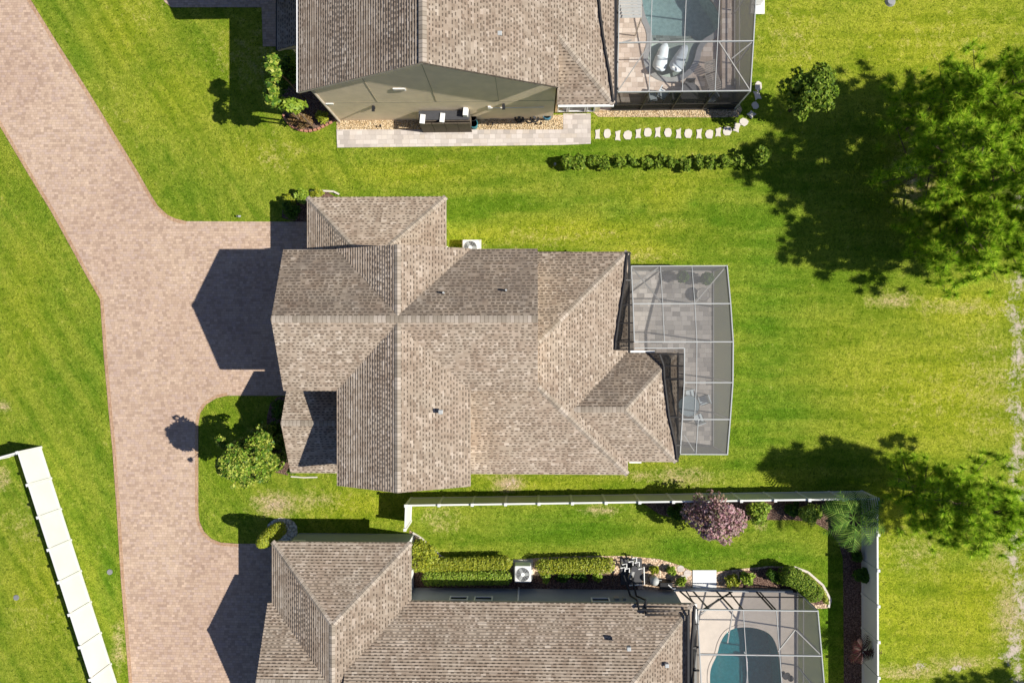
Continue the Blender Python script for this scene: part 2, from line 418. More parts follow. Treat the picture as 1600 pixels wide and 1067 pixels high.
def smooth_poly(pts, it=2):
    for _ in range(it):
        q = []
        for i in range(len(pts)):
            a, b = Vector(pts[i]), Vector(pts[(i + 1) % len(pts)])
            q += [a * .75 + b * .25, a * .25 + b * .75]
        pts = q
    return pts
def inside(p, poly):
    x, y = p; r = False; n = len(poly)
    for i in range(n):
        x1, y1 = poly[i]; x2, y2 = poly[(i + 1) % n]
        if (y1 > y) != (y2 > y) and x < (x2 - x1) * (y - y1) / (y2 - y1) + x1: r = not r
    return r
ORD = ['first', 'second', 'third', 'fourth', 'fifth', 'sixth', 'seventh', 'eighth', 'ninth', 'tenth', 'eleventh', 'twelfth',
       'thirteenth', 'fourteenth', 'fifteenth', 'sixteenth', 'seventeenth', 'eighteenth', 'nineteenth', 'twentieth']
# ------------------------------------------------------------------ ground
DECK1 = [(X(985, 0), 3.86), (10.31, 3.86), (10.31, -6.05), (6.9, -6.05), (6.9, -1.3), (4.6, -1.3), (4.6, 3.86)]
D2 = (3.2, 13.0, 11.47, 26.0)     # neighbour pool deck x0 y0 x1 y1 (north)
D3 = (X(1052), -27.0, 15.0, Y(918))   # neighbour pool deck (south)
def build_ground():
    xs = [-900, -300, -100, -55] + list(np.arange(-34, 34.01, .25)) + [55, 100, 300, 900]
    ys = [-900, -300, -100, -45] + list(np.arange(-25, 25.01, .25)) + [45, 100, 300, 900]
    nx, ny = len(xs), len(ys)
    Xg, Yg = np.meshgrid(xs, ys); V = np.stack([Xg.ravel(), Yg.ravel(), np.zeros(nx * ny)], 1)
    dry = np.full(nx * ny, .10); lush = np.zeros(nx * ny); bare = np.zeros(nx * ny); yellow_tone = np.zeros(nx * ny)
    vx, vy = V[:, 0], V[:, 1]
    def blob(arr, px, py, rx, ry, a):
        c = P(px, py); d = ((vx - c.x) / (rx / 27.35)) ** 2 + ((vy - c.y) / (ry / 27.35)) ** 2
        np.maximum(arr, a * np.exp(-d * .8), out=arr)
    for b in [(430, 788, 38, 22, .95), (490, 782, 60, 18, .6), (795, 755, 24, 16, 1.1), (1065, 745, 60, 16, .75), (1000, 742, 30, 10, .6), (935, 797, 35, 8, .8), (690, 812, 40, 25, .55), (1190, 822, 8, 6, 1),
              (860, 370, 140, 26, .38), (1010, 400, 50, 12, .55), (5, 635, 12, 10, .9), (5, 745, 14, 25, .7), (185, 1010, 14, 40, .7), (110, 880, 8, 12, .6), (1430, 275, 40, 60, .8),
              (1400, 470, 45, 14, .75), (1560, 320, 35, 60, .6), (1440, 200, 60, 60, .45), (1500, 480, 90, 14, .6), (1420, 1050, 60, 14, .75), (1500, 1035, 60, 12, .7), (1580, 960, 30, 60, .8),
              (1560, 870, 40, 60, .55), (1430, 860, 60, 50, .45), (1450, 620, 120, 60, .32), (1540, 600, 60, 120, .45), (1240, 60, 60, 60, .4), (1500, 60, 140, 50, .35), (1040, 345, 30, 14, .3),
              (220, 20, 70, 40, .3), (180, 180, 60, 90, .25), (400, 90, 80, 60, .45), (430, 240, 60, 40, .4), (50, 820, 60, 60, .4), (60, 960, 80, 60, .3), (700, 255, 200, 16, .2)]: blob(dry, *b)
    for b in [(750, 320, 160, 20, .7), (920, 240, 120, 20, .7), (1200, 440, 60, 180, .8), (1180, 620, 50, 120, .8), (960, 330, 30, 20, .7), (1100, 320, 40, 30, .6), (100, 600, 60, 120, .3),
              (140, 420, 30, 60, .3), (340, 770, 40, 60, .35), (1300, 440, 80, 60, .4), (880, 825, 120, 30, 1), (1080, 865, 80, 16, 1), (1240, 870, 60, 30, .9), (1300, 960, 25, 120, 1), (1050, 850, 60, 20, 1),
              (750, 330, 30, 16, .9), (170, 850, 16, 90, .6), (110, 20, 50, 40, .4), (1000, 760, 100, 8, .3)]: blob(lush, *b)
    for py in range(440, 1080, 24): blob(bare, 1590 + 6 * math.sin(py), py, 15, 18, .62 + .12 * math.sin(py * .7))
    for b in [(1575, 1025, 14, 9, .9), (1440, 1040, 10, 6, .8), (1495, 1045, 12, 6, .8), (1425, 270, 16, 22, .7), (1500, 295, 10, 8, .6), (1590, 310, 10, 30, .7), (800, 752, 10, 9, .5)]: blob(bare, *b)
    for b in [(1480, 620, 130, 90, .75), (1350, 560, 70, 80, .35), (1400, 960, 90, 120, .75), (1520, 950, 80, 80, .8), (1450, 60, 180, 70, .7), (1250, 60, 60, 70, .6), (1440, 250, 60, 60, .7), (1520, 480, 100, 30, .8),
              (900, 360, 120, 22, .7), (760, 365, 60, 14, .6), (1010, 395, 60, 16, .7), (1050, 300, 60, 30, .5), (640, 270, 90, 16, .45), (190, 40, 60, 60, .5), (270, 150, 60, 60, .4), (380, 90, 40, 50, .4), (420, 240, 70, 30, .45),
              (80, 920, 60, 80, .4), (40, 500, 40, 100, .3), (1210, 750, 40, 16, .5), (1390, 790, 40, 60, .8), (850, 755, 120, 10, .5), (560, 790, 60, 25, .6), (350, 715, 25, 60, .3)]: blob(yellow_tone, *b)
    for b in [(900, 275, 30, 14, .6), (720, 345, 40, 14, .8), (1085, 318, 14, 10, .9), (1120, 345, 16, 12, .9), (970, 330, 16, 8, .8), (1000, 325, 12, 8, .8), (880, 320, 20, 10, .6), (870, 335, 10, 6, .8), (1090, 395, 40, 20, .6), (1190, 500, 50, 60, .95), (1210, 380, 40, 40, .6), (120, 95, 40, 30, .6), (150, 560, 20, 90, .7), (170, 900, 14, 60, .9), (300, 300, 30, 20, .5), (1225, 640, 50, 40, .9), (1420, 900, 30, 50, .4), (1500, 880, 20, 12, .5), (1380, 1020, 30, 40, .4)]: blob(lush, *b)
    F_ = []
    for j in range(ny - 1):
        for i in range(nx - 1):
            cx, cy = (xs[i] + xs[i + 1]) / 2, (ys[j] + ys[j + 1]) / 2
            if D2[0] + .4 < cx < D2[2] - .3 and D2[1] + .3 < cy < 24.5: continue
            if D3[0] + .4 < cx < D3[2] - .3 and -24.5 < cy < D3[3] - .3: continue
            k = j * nx + i; F_.append((k, k + 1, k + 1 + nx, k + nx))
    me = bpy.data.meshes.new('ground'); me.from_pydata(V.tolist(), [], F_)
    for nme, arr in (('dry', dry), ('lush', lush), ('bare', bare), ('yellow_tone', yellow_tone)):
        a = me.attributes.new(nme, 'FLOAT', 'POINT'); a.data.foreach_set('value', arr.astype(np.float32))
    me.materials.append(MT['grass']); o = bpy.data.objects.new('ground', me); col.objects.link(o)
    tag(o, kind='structure')
build_ground()
def sheet(name, poly, z, mat, kind='structure', z0=-.05):
    o = MB().prism(poly, z0, z).build(name, mat); tag(o, kind=kind); return o
# driveway ----------------------------------------------------------
left = [(-60, 95), (0, 197), (42, 268), (80, 330), (112, 388), (135, 430), (157, 468), (163, 560), (170, 640), (176, 700), (183, 800), (189, 900), (197, 1000), (202, 1067), (206, 1140)]
right1 = [(-5, -90), (30, -30), (48, 0), (85, 60), (130, 130), (175, 203), (215, 268), (235, 303), (247, 322), (262, 336), (275, 342), (292, 346), (480, 347)]
right2 = [(470, 618), (356, 618), (338, 622), (322, 632), (313, 645), (310, 662), (310, 798), (312, 815), (319, 830), (330, 841), (345, 847), (372, 849), (450, 849)]
drive = right1 + [(480, 618)] + right2[1:] + [(450, 1140)] + left[::-1]
sheet('driveway', gp(drive), .03, 'drive')
def border(pts, off, name='driveway_edge'):
    pts = [P(a, b) for a, b in pts]; mb = MB()
    for i in range(len(pts) - 1):
        a, b = pts[i], pts[i + 1]; d = (b - a).normalized(); nrm = Vector((-d.y, d.x, 0)) * off
        mb.slab([(a.x, a.y, .036), (b.x, b.y, .036), ((b + nrm).x, (b + nrm).y, .036), ((a + nrm).x, (a + nrm).y, .036)], .08)
    o = mb.build(name, 'drive_edge'); tag(o, kind='structure')
border(left, .2); border(right1[:-1], -.2); border(right2[1:-1], -.18)
sheet('driveway', gp([(235, -90), (250, -10), (258, 4), (268, 12), (409, 12), (411, 73), (440, 73), (440, -90)]), .03, 'drive')
# paths, gravel and beds ---------------------------------------------
sheet('path', gp([(526, 203), (872, 203), (880, 203), (880, 178), (923, 178), (923, 225), (880, 227), (527, 231)]), .03, 'walk')
sheet('gravel_strip', gp([(526, 180), (881, 180), (881, 204), (526, 204)]), .02, 'gravel')
sheet('gravel_strip', gp([(923, 172), (1150, 172), (1155, 163), (1160, 172), (1153, 183), (1120, 184), (935, 183)]), .02, 'gravel')
bedn = gp([(985, 777), (1005, 786), (1030, 803), (1060, 811), (1100, 815), (1180, 812), (1240, 812), (1272, 816), (1295, 830), (1310, 848), (1317, 872), (1319, 1120), (1352, 1120), (1352, 768)])
sheet('planting_bed', bedn, .02, 'mulch')
beds = gp([(640, 828), (656, 838), (670, 851), (690, 870), (730, 877), (800, 874), (860, 870), (920, 868), (980, 868), (1030, 873), (1060, 882), (1082, 892), (1119, 893), (1160, 888), (1200, 884), (1238, 885), (1262, 894), (1285, 914), (1298, 938), (1292, 950), (1275, 950), (1240, 920), (640, 925)])
sheet('planting_bed', beds, .02, 'peach')
sheet('planting_bed', gp([(1155, 893), (1200, 886), (1238, 888), (1262, 900), (1284, 920), (1292, 942), (1275, 945), (1240, 922), (1155, 922)]), .026, 'mulch')
sheet('planting_bed', gp([(645, 880), (800, 900), (985, 895), (1000, 925), (645, 925)]), .026, 'mulch')
tedge = smooth_poly(gp([(441, 168), (446, 188), (458, 200), (480, 206), (503, 201), (524, 190), (532, 182), (532, 130), (441, 130)]), 1)
sheet('planting_bed', tedge, .02, 'mulch')
sheet('planting_bed', smooth_poly(gp([(425, 620), (460, 620), (460, 745), (420, 735), (415, 660)]), 1), .02, 'mulch')
sheet('planting_bed', smooth_poly(gp([(455, 300), (530, 300), (530, 347), (440, 347), (442, 320)]), 1), .02, 'mulch')
sheet('pebble_bed', smooth_poly(gp([(416, 822), (425, 812), (440, 808), (458, 812), (466, 825), (462, 850), (440, 850), (425, 840)]), 1), .03, 'pebble')
# brick edging of the north neighbour's bed
mb = MB(); pts = [P(a, b) for a, b in [(443, 178), (447, 189), (456, 198), (468, 204), (482, 206), (496, 203), (508, 197), (520, 191), (529, 185)]]
for i in range(len(pts) - 1):
    a, b = pts[i], pts[i + 1]; k = max(1, int((b - a).length / .2))
    for j in range(k):
        c = a.lerp(b, (j + .5) / k); d = b - a
        mb.box((c.x, c.y, .05), (.18, .13, .1), math.atan2(d.y, d.x))
tag(mb.build('bed_edging', 'brick', bevel=.01), 'curved red brick edging around the shaded bed at the corner of the north house', 'edging')
mb = MB(); pts = [P(a, b) for a, b in [(645, 832), (658, 840), (671, 852), (690, 870), (712, 875)]]
for i in range(4): mb.bar(pts[i] + Vector((0, 0, .03)), pts[i + 1] + Vector((0, 0, .03)), .12, .1)
tag(mb.build('bed_edging', 'conc'), 'pale concrete kerb curving around the yellow shrub beside the fence', 'edging')
mb = MB(); pts = [P(a, b) for a, b in [(1240, 885), (1262, 893), (1285, 913), (1297, 936), (1294, 948)]]
for i in range(4): mb.bar(pts[i] + Vector((0, 0, .03)), pts[i + 1] + Vector((0, 0, .03)), .12, .1)
tag(mb.build('bed_edging', 'conc'), 'pale concrete kerb curving around the hedge beside the southern pool cage', 'edging')
# ------------------------------------------------------------------ roofs and houses
def cap_line(a, b, parent, wd=.30, flat=False):
    """ridge or hip cap: an inverted shallow V along a->b"""
    a, b = Vector(a), Vector(b); d = (b - a); L = d.length; d.normalize()
    s = Vector((-d.y, d.x, 0)).normalized(); drop = .06 if not flat else .04
    v = []; up = Vector((0, 0, .045))
    for p in (a, b): v += [p + up + s * wd / 2 - Vector((0, 0, drop)), p + up * 1.2, p + up - s * wd / 2 - Vector((0, 0, drop))]
    me = bpy.data.meshes.new('ridge_cap'); o = wloc(parent)
    me.from_pydata([tuple(p - o) for p in v], [], [(0, 1, 4, 3), (1, 2, 5, 4)])
    me.materials.append(MT['cap']); uv = me.uv_layers.new(name='UVMap')
    uvs = {0: (0, 0), 1: (0, .2), 2: (0, .4), 3: (L, 0), 4: (L, .2), 5: (L, .4)}; me.update()
    for l in me.loops: uv.data[l.index].uv = (uvs[l.vertex_index][0] + 50, uvs[l.vertex_index][1] + 51)
    ob = bpy.data.objects.new('ridge_cap', me); col.objects.link(ob); ob.parent = parent
TH = .16
def wallbox(root, x0, x1, y0, y1, z1, mat, inset=(.4, .4, .4, .4)):
    a, b, c, d = inset
    return MB().box(((x0 + a + x1 - b) / 2, (y0 + c + y1 - d) / 2, z1 / 2), (x1 - b - x0 - a, y1 - d - y0 - c, z1)).build('wall', mat, root)
def gable_roof(root, x0, x1, y0, y1, hE, p, axis, mats, wallmat, ends=(.35, .35), side=.4):
    """axis 'x': ridge runs along x"""
    sw = (lambda a, b: (a, b)) if axis == 'x' else (lambda a, b: (b, a))
    if axis == 'x': l0, l1, w0, w1 = x0, x1, y0, y1
    else: l0, l1, w0, w1 = y0, y1, x0, x1
    c = (w0 + w1) / 2; hR = hE + p * (w1 - w0) / 2
    mb = MB()
    A = [(*sw(l0, w0), hE), (*sw(l1, w0), hE), (*sw(l1, c), hR), (*sw(l0, c), hR)]
    B = [(*sw(l0, w1), hE), (*sw(l0, c), hR), (*sw(l1, c), hR), (*sw(l1, w1), hE)]
    mb.courses(A, TH, 1); mb.courses(B, TH, 1)
    roof = mb.build('roof', mats, root, uv=True)
    cap_line((*sw(l0, c), hR), (*sw(l1, c), hR), roof)
    # pentagonal wall prism
    a0, a1 = l0 + ends[0], l1 - ends[1]; b0, b1 = w0 + side, w1 - side
    hw = hE + p * side - TH - .02; hr = hR - TH - .02
    prof = [(b0, 0), (b1, 0), (b1, hw), (c, hr), (b0, hw)]
    vs = [(*sw(a0, w_), z) for w_, z in prof] + [(*sw(a1, w_), z) for w_, z in prof]
    fs = [(0, 1, 2, 3, 4), (9, 8, 7, 6, 5)] + [(i, i + 5, (i + 1) % 5 + 5, (i + 1) % 5) for i in range(5)]
    if axis == 'x': fs = [tuple(reversed(f)) for f in fs]
    MB().add(vs, fs).build('wall', wallmat, root)
    return roof, hR, c
def hip_roof(root, x0, x1, y0, y1, hE, p, mats, wallmat, hips='NSEW', ridge='x', inset=.4):
    """rectangular hip roof; sides not named in hips end in a vertical cut"""
    hips = set(hips)
    if ridge == 'x':
        hw = (y1 - y0) / 2; c = (y0 + y1) / 2; hR = hE + p * hw
        r0 = x0 + hw if 'W' in hips else x0; r1 = x1 - hw if 'E' in hips else x1
        a, b = (r0, c, hR), (r1, c, hR)
        faces = [[(x0, y0, hE), (x1, y0, hE), b, a], [(x1, y1, hE), (x0, y1, hE), a, b]]
        if 'W' in hips: faces.append([(x0, y1, hE), (x0, y0, hE), a])
        if 'E' in hips: faces.append([(x1, y0, hE), (x1, y1, hE), b])
        lines = [(a, b)]
        if 'W' in hips: lines += [((x0, y0, hE), a), ((x0, y1, hE), a)]
        if 'E' in hips: lines += [((x1, y0, hE), b), ((x1, y1, hE), b)]
    else:
        hw = (x1 - x0) / 2; c = (x0 + x1) / 2; hR = hE + p * hw
        r0 = y0 + hw if 'S' in hips else y0; r1 = y1 - hw if 'N' in hips else y1
        a, b = (c, r0, hR), (c, r1, hR)
        faces = [[(x0, y1, hE), (x0, y0, hE), a, b], [(x1, y0, hE), (x1, y1, hE), b, a]]
        if 'S' in hips: faces.append([(x0, y0, hE), (x1, y0, hE), a])
        if 'N' in hips: faces.append([(x1, y1, hE), (x0, y1, hE), b])
        lines = [(a, b)]
        if 'S' in hips: lines += [((x0, y0, hE), a), ((x1, y0, hE), a)]
        if 'N' in hips: lines += [((x0, y1, hE), b), ((x1, y1, hE), b)]
    mb = MB()
    for k, f in enumerate(faces):
        mb.cur = 2 if (k == 1 and len(mats) > 2) else 0
        mb.courses(f, TH, 1)
    roof = mb.build('roof', mats, root, uv=True)
    for l in lines: cap_line(*l, roof)
    wallbox(root, x0, x1, y0, y1, hE - .05, wallmat, (inset,) * 4)
    return roof, hR
def vent(roof, px, py, h, kind='pipe'):
    p = P(px, py, h)
    if kind == 'pipe': MB().cyl(p - Vector((0, 0, .3)), .045, .65, 10).build('vent_pipe', 'alu', roof)
    else: MB().box(p + Vector((0, 0, .1)), (.2, .2, .24)).build('vent_box', 'alu', roof, bevel=.02)
def window(root, c, wd, ht, face, name='window'):
    """face: unit outward vector, along x or y"""
    f = Vector(face); s = Vector((-f.y, f.x, 0)); c = Vector(c); mb = MB()
    def bx(a, b, t, off): return (c + s * a + Vector((0, 0, b)) + f * off)
    def sz(a, b, t): return (abs(s.x) * a + abs(f.x) * t, abs(s.y) * a + abs(f.y) * t, b)
    fr = MB()
    for a in (-wd / 2, wd / 2): fr.box(bx(a, 0, 0, .03), sz(.07, ht + .07, .09))
    for b in (-ht / 2, 0, ht / 2): fr.box(bx(0, b, 0, .028), sz(wd - .07, .07, .08))
    w_ = MB().box(bx(0, 0, 0, .01), sz(wd, ht, .03)).build(name, 'glass', root)
    fr.build('window_frame', 'white', w_)
def gutter(root, a, b, mat='white', wd=.12, name='gutter'):
    a, b = Vector(a), Vector(b); return MB().bar(a, b, wd, .11).build(name, mat, root)
# main house ---------------------------------------------------------
PM = .46
hs = empty('house', (-4, -2, 0), 'large central house with crossing brown shingle roofs and a grey screened patio behind', 'house')
rm = ['roof', 'fascia']; rd = ['roofd', 'fascia']
hE = 5.7
yN, yS = Y(389, hE), Y(611, hE); xW = X(443, hE); xE = X(840, hE)
# the big east-west gable: north slope is weathered
c_ = (yN + yS) / 2; hR = hE + PM * (yN - yS) / 2
mb = MB(); mb.courses([(xW, yS, hE), (xE, yS, hE), (xE, c_, hR), (xW, c_, hR)], TH, 1)
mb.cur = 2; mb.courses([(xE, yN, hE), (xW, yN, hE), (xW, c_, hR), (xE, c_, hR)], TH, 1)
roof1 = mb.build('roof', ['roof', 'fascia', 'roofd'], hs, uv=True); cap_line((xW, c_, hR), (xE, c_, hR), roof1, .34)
hw = hE + PM * .4 - TH - .02
prof = [(yS + .4, 0), (yN - .4, 0), (yN - .4, hw), (c_, hR - TH - .02), (yS + .4, hw)]
vs = [(xW + .35, y, z) for y, z in prof] + [(xE - .12, y, z) for y, z in prof]
MB().add(vs, [(4, 3, 2, 1, 0), (5, 6, 7, 8, 9)] + [((i + 1) % 5, (i + 1) % 5 + 5, i + 5, i) for i in range(5)]).build('wall', 'stucco', hs)
for q in ((694, 458), (791, 454)): vent(roof1, *q, 6.7)
# cross gable
cx0, cx1 = X(527, hE), X(735, hE); ys_ = Y(760, hE)
roof2, hR2, cc = gable_roof(hs, cx0, cx1, ys_, yN + .03, hE, PM, 'y', rm, 'stucco', (.35, .45))
vent(roof2, 689, 643, 6.6, 'box')
# lower rear hip and its east wing
h2 = 2.95
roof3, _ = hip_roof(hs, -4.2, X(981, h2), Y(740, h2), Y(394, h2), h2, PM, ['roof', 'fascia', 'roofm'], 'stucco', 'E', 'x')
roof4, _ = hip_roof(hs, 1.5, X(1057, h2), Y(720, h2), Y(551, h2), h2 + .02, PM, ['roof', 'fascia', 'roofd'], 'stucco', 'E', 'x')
# north block against the garage wall
hN = 3.07; nx0, nx1, ny1 = X(480, hN), X(697, hN), Y(307, hN); ny0 = yN - .35; dz = PM * (ny1 - ny0)
mb = MB(); d_ = ny1 - ny0
mb.courses([(nx1, ny1, hN), (nx0, ny1, hN), (nx0 + d_, ny0, hN + dz), (nx1 - d_, ny0, hN + dz)], TH, 1)
mb.courses([(nx0, ny1, hN), (nx0, ny0, hN), (nx0 + d_, ny0, hN + dz)], TH, 1)
mb.courses([(nx1, ny0, hN), (nx1, ny1, hN), (nx1 - d_, ny0, hN + dz)], TH, 1)
roof5 = mb.build('roof', rm, hs, uv=True)
cap_line((nx0, ny1, hN), (nx0 + d_, ny0, hN + dz), roof5); cap_line((nx1, ny1, hN), (nx1 - d_, ny0, hN + dz), roof5)
wallbox(hs, nx0, nx1, ny0 - .5, ny1, hN - .05, 'stucco')
# entry gable roof
ey1 = yS + .25; er = -4.34; es = Y(742, 3.0); pe = .5; ehR = 4.05
ex0, ex1 = X(443, 3.4) + .1, cx0 + .5
mb = MB(); mb.courses([(ex0, es, ehR - pe * (er - es)), (ex1, es, ehR - pe * (er - es)), (ex1, er, ehR), (ex0, er, ehR)], TH, 1)
mb.courses([(ex1, ey1, ehR - pe * (ey1 - er)), (ex0, ey1, ehR - pe * (ey1 - er)), (ex0, er, ehR), (ex1, er, ehR)], TH, 1)
roof6 = mb.build('roof', rm, hs, uv=True); cap_line((ex0, er, ehR), (ex1, er, ehR), roof6)
MB().prism([(ex0 + .4, es + .4), (ex1, es + .4), (ex1, ey1 + .3), (ex0 + .4, ey1 + .3)], 0, 2.5).build('wall', 'stucco', hs)
# fronts: garage doors, windows, gutter
for yy in (yN - 2.0, yS + 1.9):
    gd = MB().box((xW + .33, yy, 1.15), (.06, 2.6, 2.3)).build('garage_door', 'white', hs)
    g2 = MB()
    for k in range(4): g2.box((xW + .295, yy, .3 + k * .57), (.03, 2.5, .5))
    g2.build('door_panel', 'white', gd)
window(hs, (nx0 + .38, (ny0 + ny1) / 2, 1.5), 1.4, 1.5, (-1, 0, 0)); window(hs, (cc, ys_ + .33, 3.0), 1.6, 1.5, (0, -1, 0))
window(hs, (-1.4, Y(740, h2) + .38, 1.5), 1.5, 1.4, (0, -1, 0)); window(hs, (1.2, Y(394, h2) - .38, 1.5), 1.5, 1.4, (0, 1, 0))
xe3 = X(981, h2)
gutter(hs, (xe3 + .05, Y(394, h2), h2 - .05), (xe3 + .05, Y(551, h2), h2 - .05), 'black', .12)
gutter(hs, (X(1057, h2) + .06, Y(720, h2), h2 - .05), (X(1057, h2) + .06, Y(551, h2), h2 - .05), 'black', .12)
gutter(hs, (X(985, h2), Y(551, h2) + .06, h2 - .03), (X(1023, h2), Y(551, h2) + .06, h2 - .03), 'white', .1)
gutter(hs, (X(984, h2), Y(722, h2), h2 - .2), (X(1003, h2), Y(722, h2), h2 - .2), 'white', .08)
MB().tube([(nx1 + .03, ny1 - 2.6, 2.9), (nx1 + .06, ny1 - 3.4, 2.9)], .05).build('downspout', 'white', hs)
# south neighbour ----------------------------------------------------
hb = empty('house', (-6, -17, 0), 'brown-roofed house at the bottom edge beside the teal pool cage', 'house')
rb = ['roofb', 'fascia']; hB = 3.05
bN = Y(849, hB); bW, bE = X(425, hB), X(642, hB); bm = Y(940, hB); bEe = X(1085, hB)
rB1, hRB = hip_roof(hb, bW, bE, -30, bN, hB, PM, rb, 'stuccog', 'N', 'y')
rB2, _ = hip_roof(hb, -9.5, bEe, -28.5, bm, hB + .01, PM, rb, 'stuccob', 'E', 'x')
rB3, _, _ = gable_roof(hb, X(418, hB), -9.8, Y(945, hB) - 6.9, Y(945, hB), hB, PM, 'x', rb, 'stuccog')
# east wall skin, pale stucco with sunlight put into its white, and window row on the north wall
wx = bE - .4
MB().box((wx + .015, bN - 1.9, 1.5), (.03, 3.0, 2.9)).build('sunlit_wall_skin', 'white', hb)
for px in (716, 755, 939): window(hb, (X(px, 1.9), bm - .4, 1.9), .95, .9, (0, 1, 0))
MB().box((X(461, 2.2), bN - .39, 2.0), (.7, .05, 1.0)).build('meter_box', 'white', hb)
MB().tube([(X(810, 1), bm - .35, 0), (X(810, 1), bm - .35, 2.9)], .05).build('downspout', 'white', hb)
for px, a in ((963, .25), (975, .18)): MB().box((X(px, 1.4), bm - .33, 1.5), (a, .12, .3)).build('control_box', 'steel', hb, bevel=.01)
gutter(hb, (bEe + .06, bm, hB - .03), (bEe + .06, -24, hB - .03), 'white', .14)
vent(rB2, 982, 1011, 4.6, 'box'); vent(rB2, 1041, 1037, 3.9, 'box'); 
mb = MB()
for o_ in (0, .22):
    ex = X(1077, 3.5) - o_ * .4; ey = Y(949, 3.4) - o_
    mb.tube([(X(975, .6) + o_ * 2, Y(897, .5), .5), (X(985, 1.2) + o_ * 1.5, bm - .3, 1.2), (X(996, 3) + o_ * 2, bm + .15, 3.0), (X(998, 3.3) + o_ * 1.6, bm - .2 - o_, 3.42),
             (X(1000, 3.3) + o_, ey, 3.45 + o_ * .45), (ex, ey, 3.45 + o_ * .45), (ex, -25, 3.45 + o_ * .45)], .055, 8)
mb.build('solar_pipe', 'black', rB2)
# north neighbour ----------------------------------------------------
ht_ = empty('house', (-4, 16, 0), 'tall neighbour house at the top edge showing its beige stucco gable wall', 'house')
PT = .51; tr = 12.1; txr, thR = -4.75, 9.2; tW = X(466, 5.85); thW = thR - PT * (txr - tW); tE = 4.13; thE = thR - PT * (tE - txr); ty = 27
mb = MB()
mb.courses([(tW, ty, thW), (tW, tr, thW), (txr, tr, thR), (txr, ty, thR)], TH, 1)
xk = 1.3; zk = thR - PT * (xk - txr); yk = 11.75 + (zk - thE) / PT
mb.courses([(txr, tr, thR), (xk, tr, zk), (xk, ty, zk), (txr, ty, thR)], TH, 0)
mb.courses([(xk, yk, zk), (tE, 11.75, thE), (tE, ty, thE), (xk, ty, zk)], TH, 1)
mb.courses([(xk, 11.75, thE), (tE, 11.75, thE), (xk, yk, zk)], TH, 1)
roofT = mb.build('roof', rb, ht_, uv=True)
cap_line((txr, tr, thR), (txr, ty, thR), roofT, .36); cap_line((tE, 11.75, thE), (xk, yk, zk), roofT)
vent(roofT, 781, 55, 7.4, 'box')
wy = 12.55; wl = X(531); wr = 1.24
def zr(x): return (thR - PT * abs(x - txr) * 1.0) - TH - .02
prof = [(wl, 0), (wr, 0), (wr, zr(wr)), (txr, thR - TH - .02), (wl, zr(wl))]
MB().add([(x, wy, z) for x, z in prof] + [(x, ty - .5, z) for x, z in prof],
         [(0, 1, 2, 3, 4), (9, 8, 7, 6, 5)] + [(i, i + 5, (i + 1) % 5 + 5, (i + 1) % 5) for i in range(5)]).build('wall', 'stucco', ht_)
wt2 = MB().box((2.6, (12.9 + ty) / 2, thE / 2 - .1), (2.5, ty - 12.9, thE - .2)).build('wall', 'stucco', ht_)
j = MB().box(((wl + wr) / 2, wy - .004, 3.0), (wr - wl - .02, .02, .02))
for px, z0, z1 in ((590, 3, 6.6), (682, 3, 8.4), (779, 3, 7.0)):
    x = X(px, 3.0, 150); j.box((x, wy - .004, (z0 + z1) / 2), (.02, .02, z1 - z0))
j.build('control_joint', 'joint', ht_)
gv = MB().box((X(625, 4.7, 135), wy - .02, 4.85), (.62, .06, .3)).build('gable_vent', 'white', ht_)
MB().box((X(625, 4.7, 135), wy - .055, 4.85), (.5, .02, .18)).build('louvre', 'fascia', gv)
gutter(ht_, (tW - .04, tr, thW - .05), (tW - .04, ty, thW - .05), 'white', .1)
gutter(ht_, (xk + .05, 11.7, thE - .05), (tE, 11.7, thE - .05), 'white', .13)
gutter(ht_, (tE + .08, 11.7, thE - .05), (tE + .08, ty, thE - .05), 'black', .14)
for k, (px, z) in enumerate(((584, 2.4), (787, 2.5))):
    x = X(px, z, 160); la = MB().box((x, wy - .07, z), (.12, .12, .28)).build('wall_lamp', 'black', ht_, bevel=.02)
    MB().box((x, wy - .2, z + .12), (.16, .26, .05)).build('lamp_shade', 'black', la)
MB().tube([(X(765, 2, 160), wy - .06, 2.1), (X(850, 2, 160), wy - .06, 2.15)], .025).build('wall_pipe', 'white', ht_)
MB().box((X(765, 2, 160), wy - .05, 2.12), (.15, .08, .3)).build('meter_box', 'white', ht_)
MB().box((X(515, 2.9, 159), wy - .03, 2.9), (.4, .06, .12)).build('overflow_vent', 'white', ht_)
for px, wd in ((880, .5), (903, .9), (925, .4)): window(ht_, (X(px, 1.5, 172), 12.88, 1.55), wd, 2.3, (0, -1, 0))
# low shaded roof on its west side and an added unseen gable that shades the lawn
lx = X(434, 3.2); ly = Y(73, 3.3)
mb = MB().courses([(lx, ly, 3.2), (wl + .02, ly, 4.35), (wl + .02, ty, 4.35), (lx, ty, 3.2)], TH, 1); rL = mb.build('roof', rb, ht_, uv=True)
wallbox(ht_, lx, wl, ly, ty, 3.1, 'stucco', (.5, .02, .4, .4))
gutter(ht_, (lx - .05, ly, 3.12), (lx - .05, ty, 3.12), 'black', .1)
MB().tube([(lx + .3, ly + .1, 3.1), (lx + 1.6, ly, 3.4), (wl - .1, ly - .8, 4.2)], .04).build('downspout', 'fascia', ht_)
MB().tube([(wl - .02, wy - .02, 0), (wl - .02, wy - .02, 5.2)], .07, 8).build('downspout', 'fascia', ht_)
mb = MB(); yc_ = 21.1; zr_ = 5.65 + .5 * 3.4      # unseen open gable on posts, shaped to keep a lawn shadow without walls
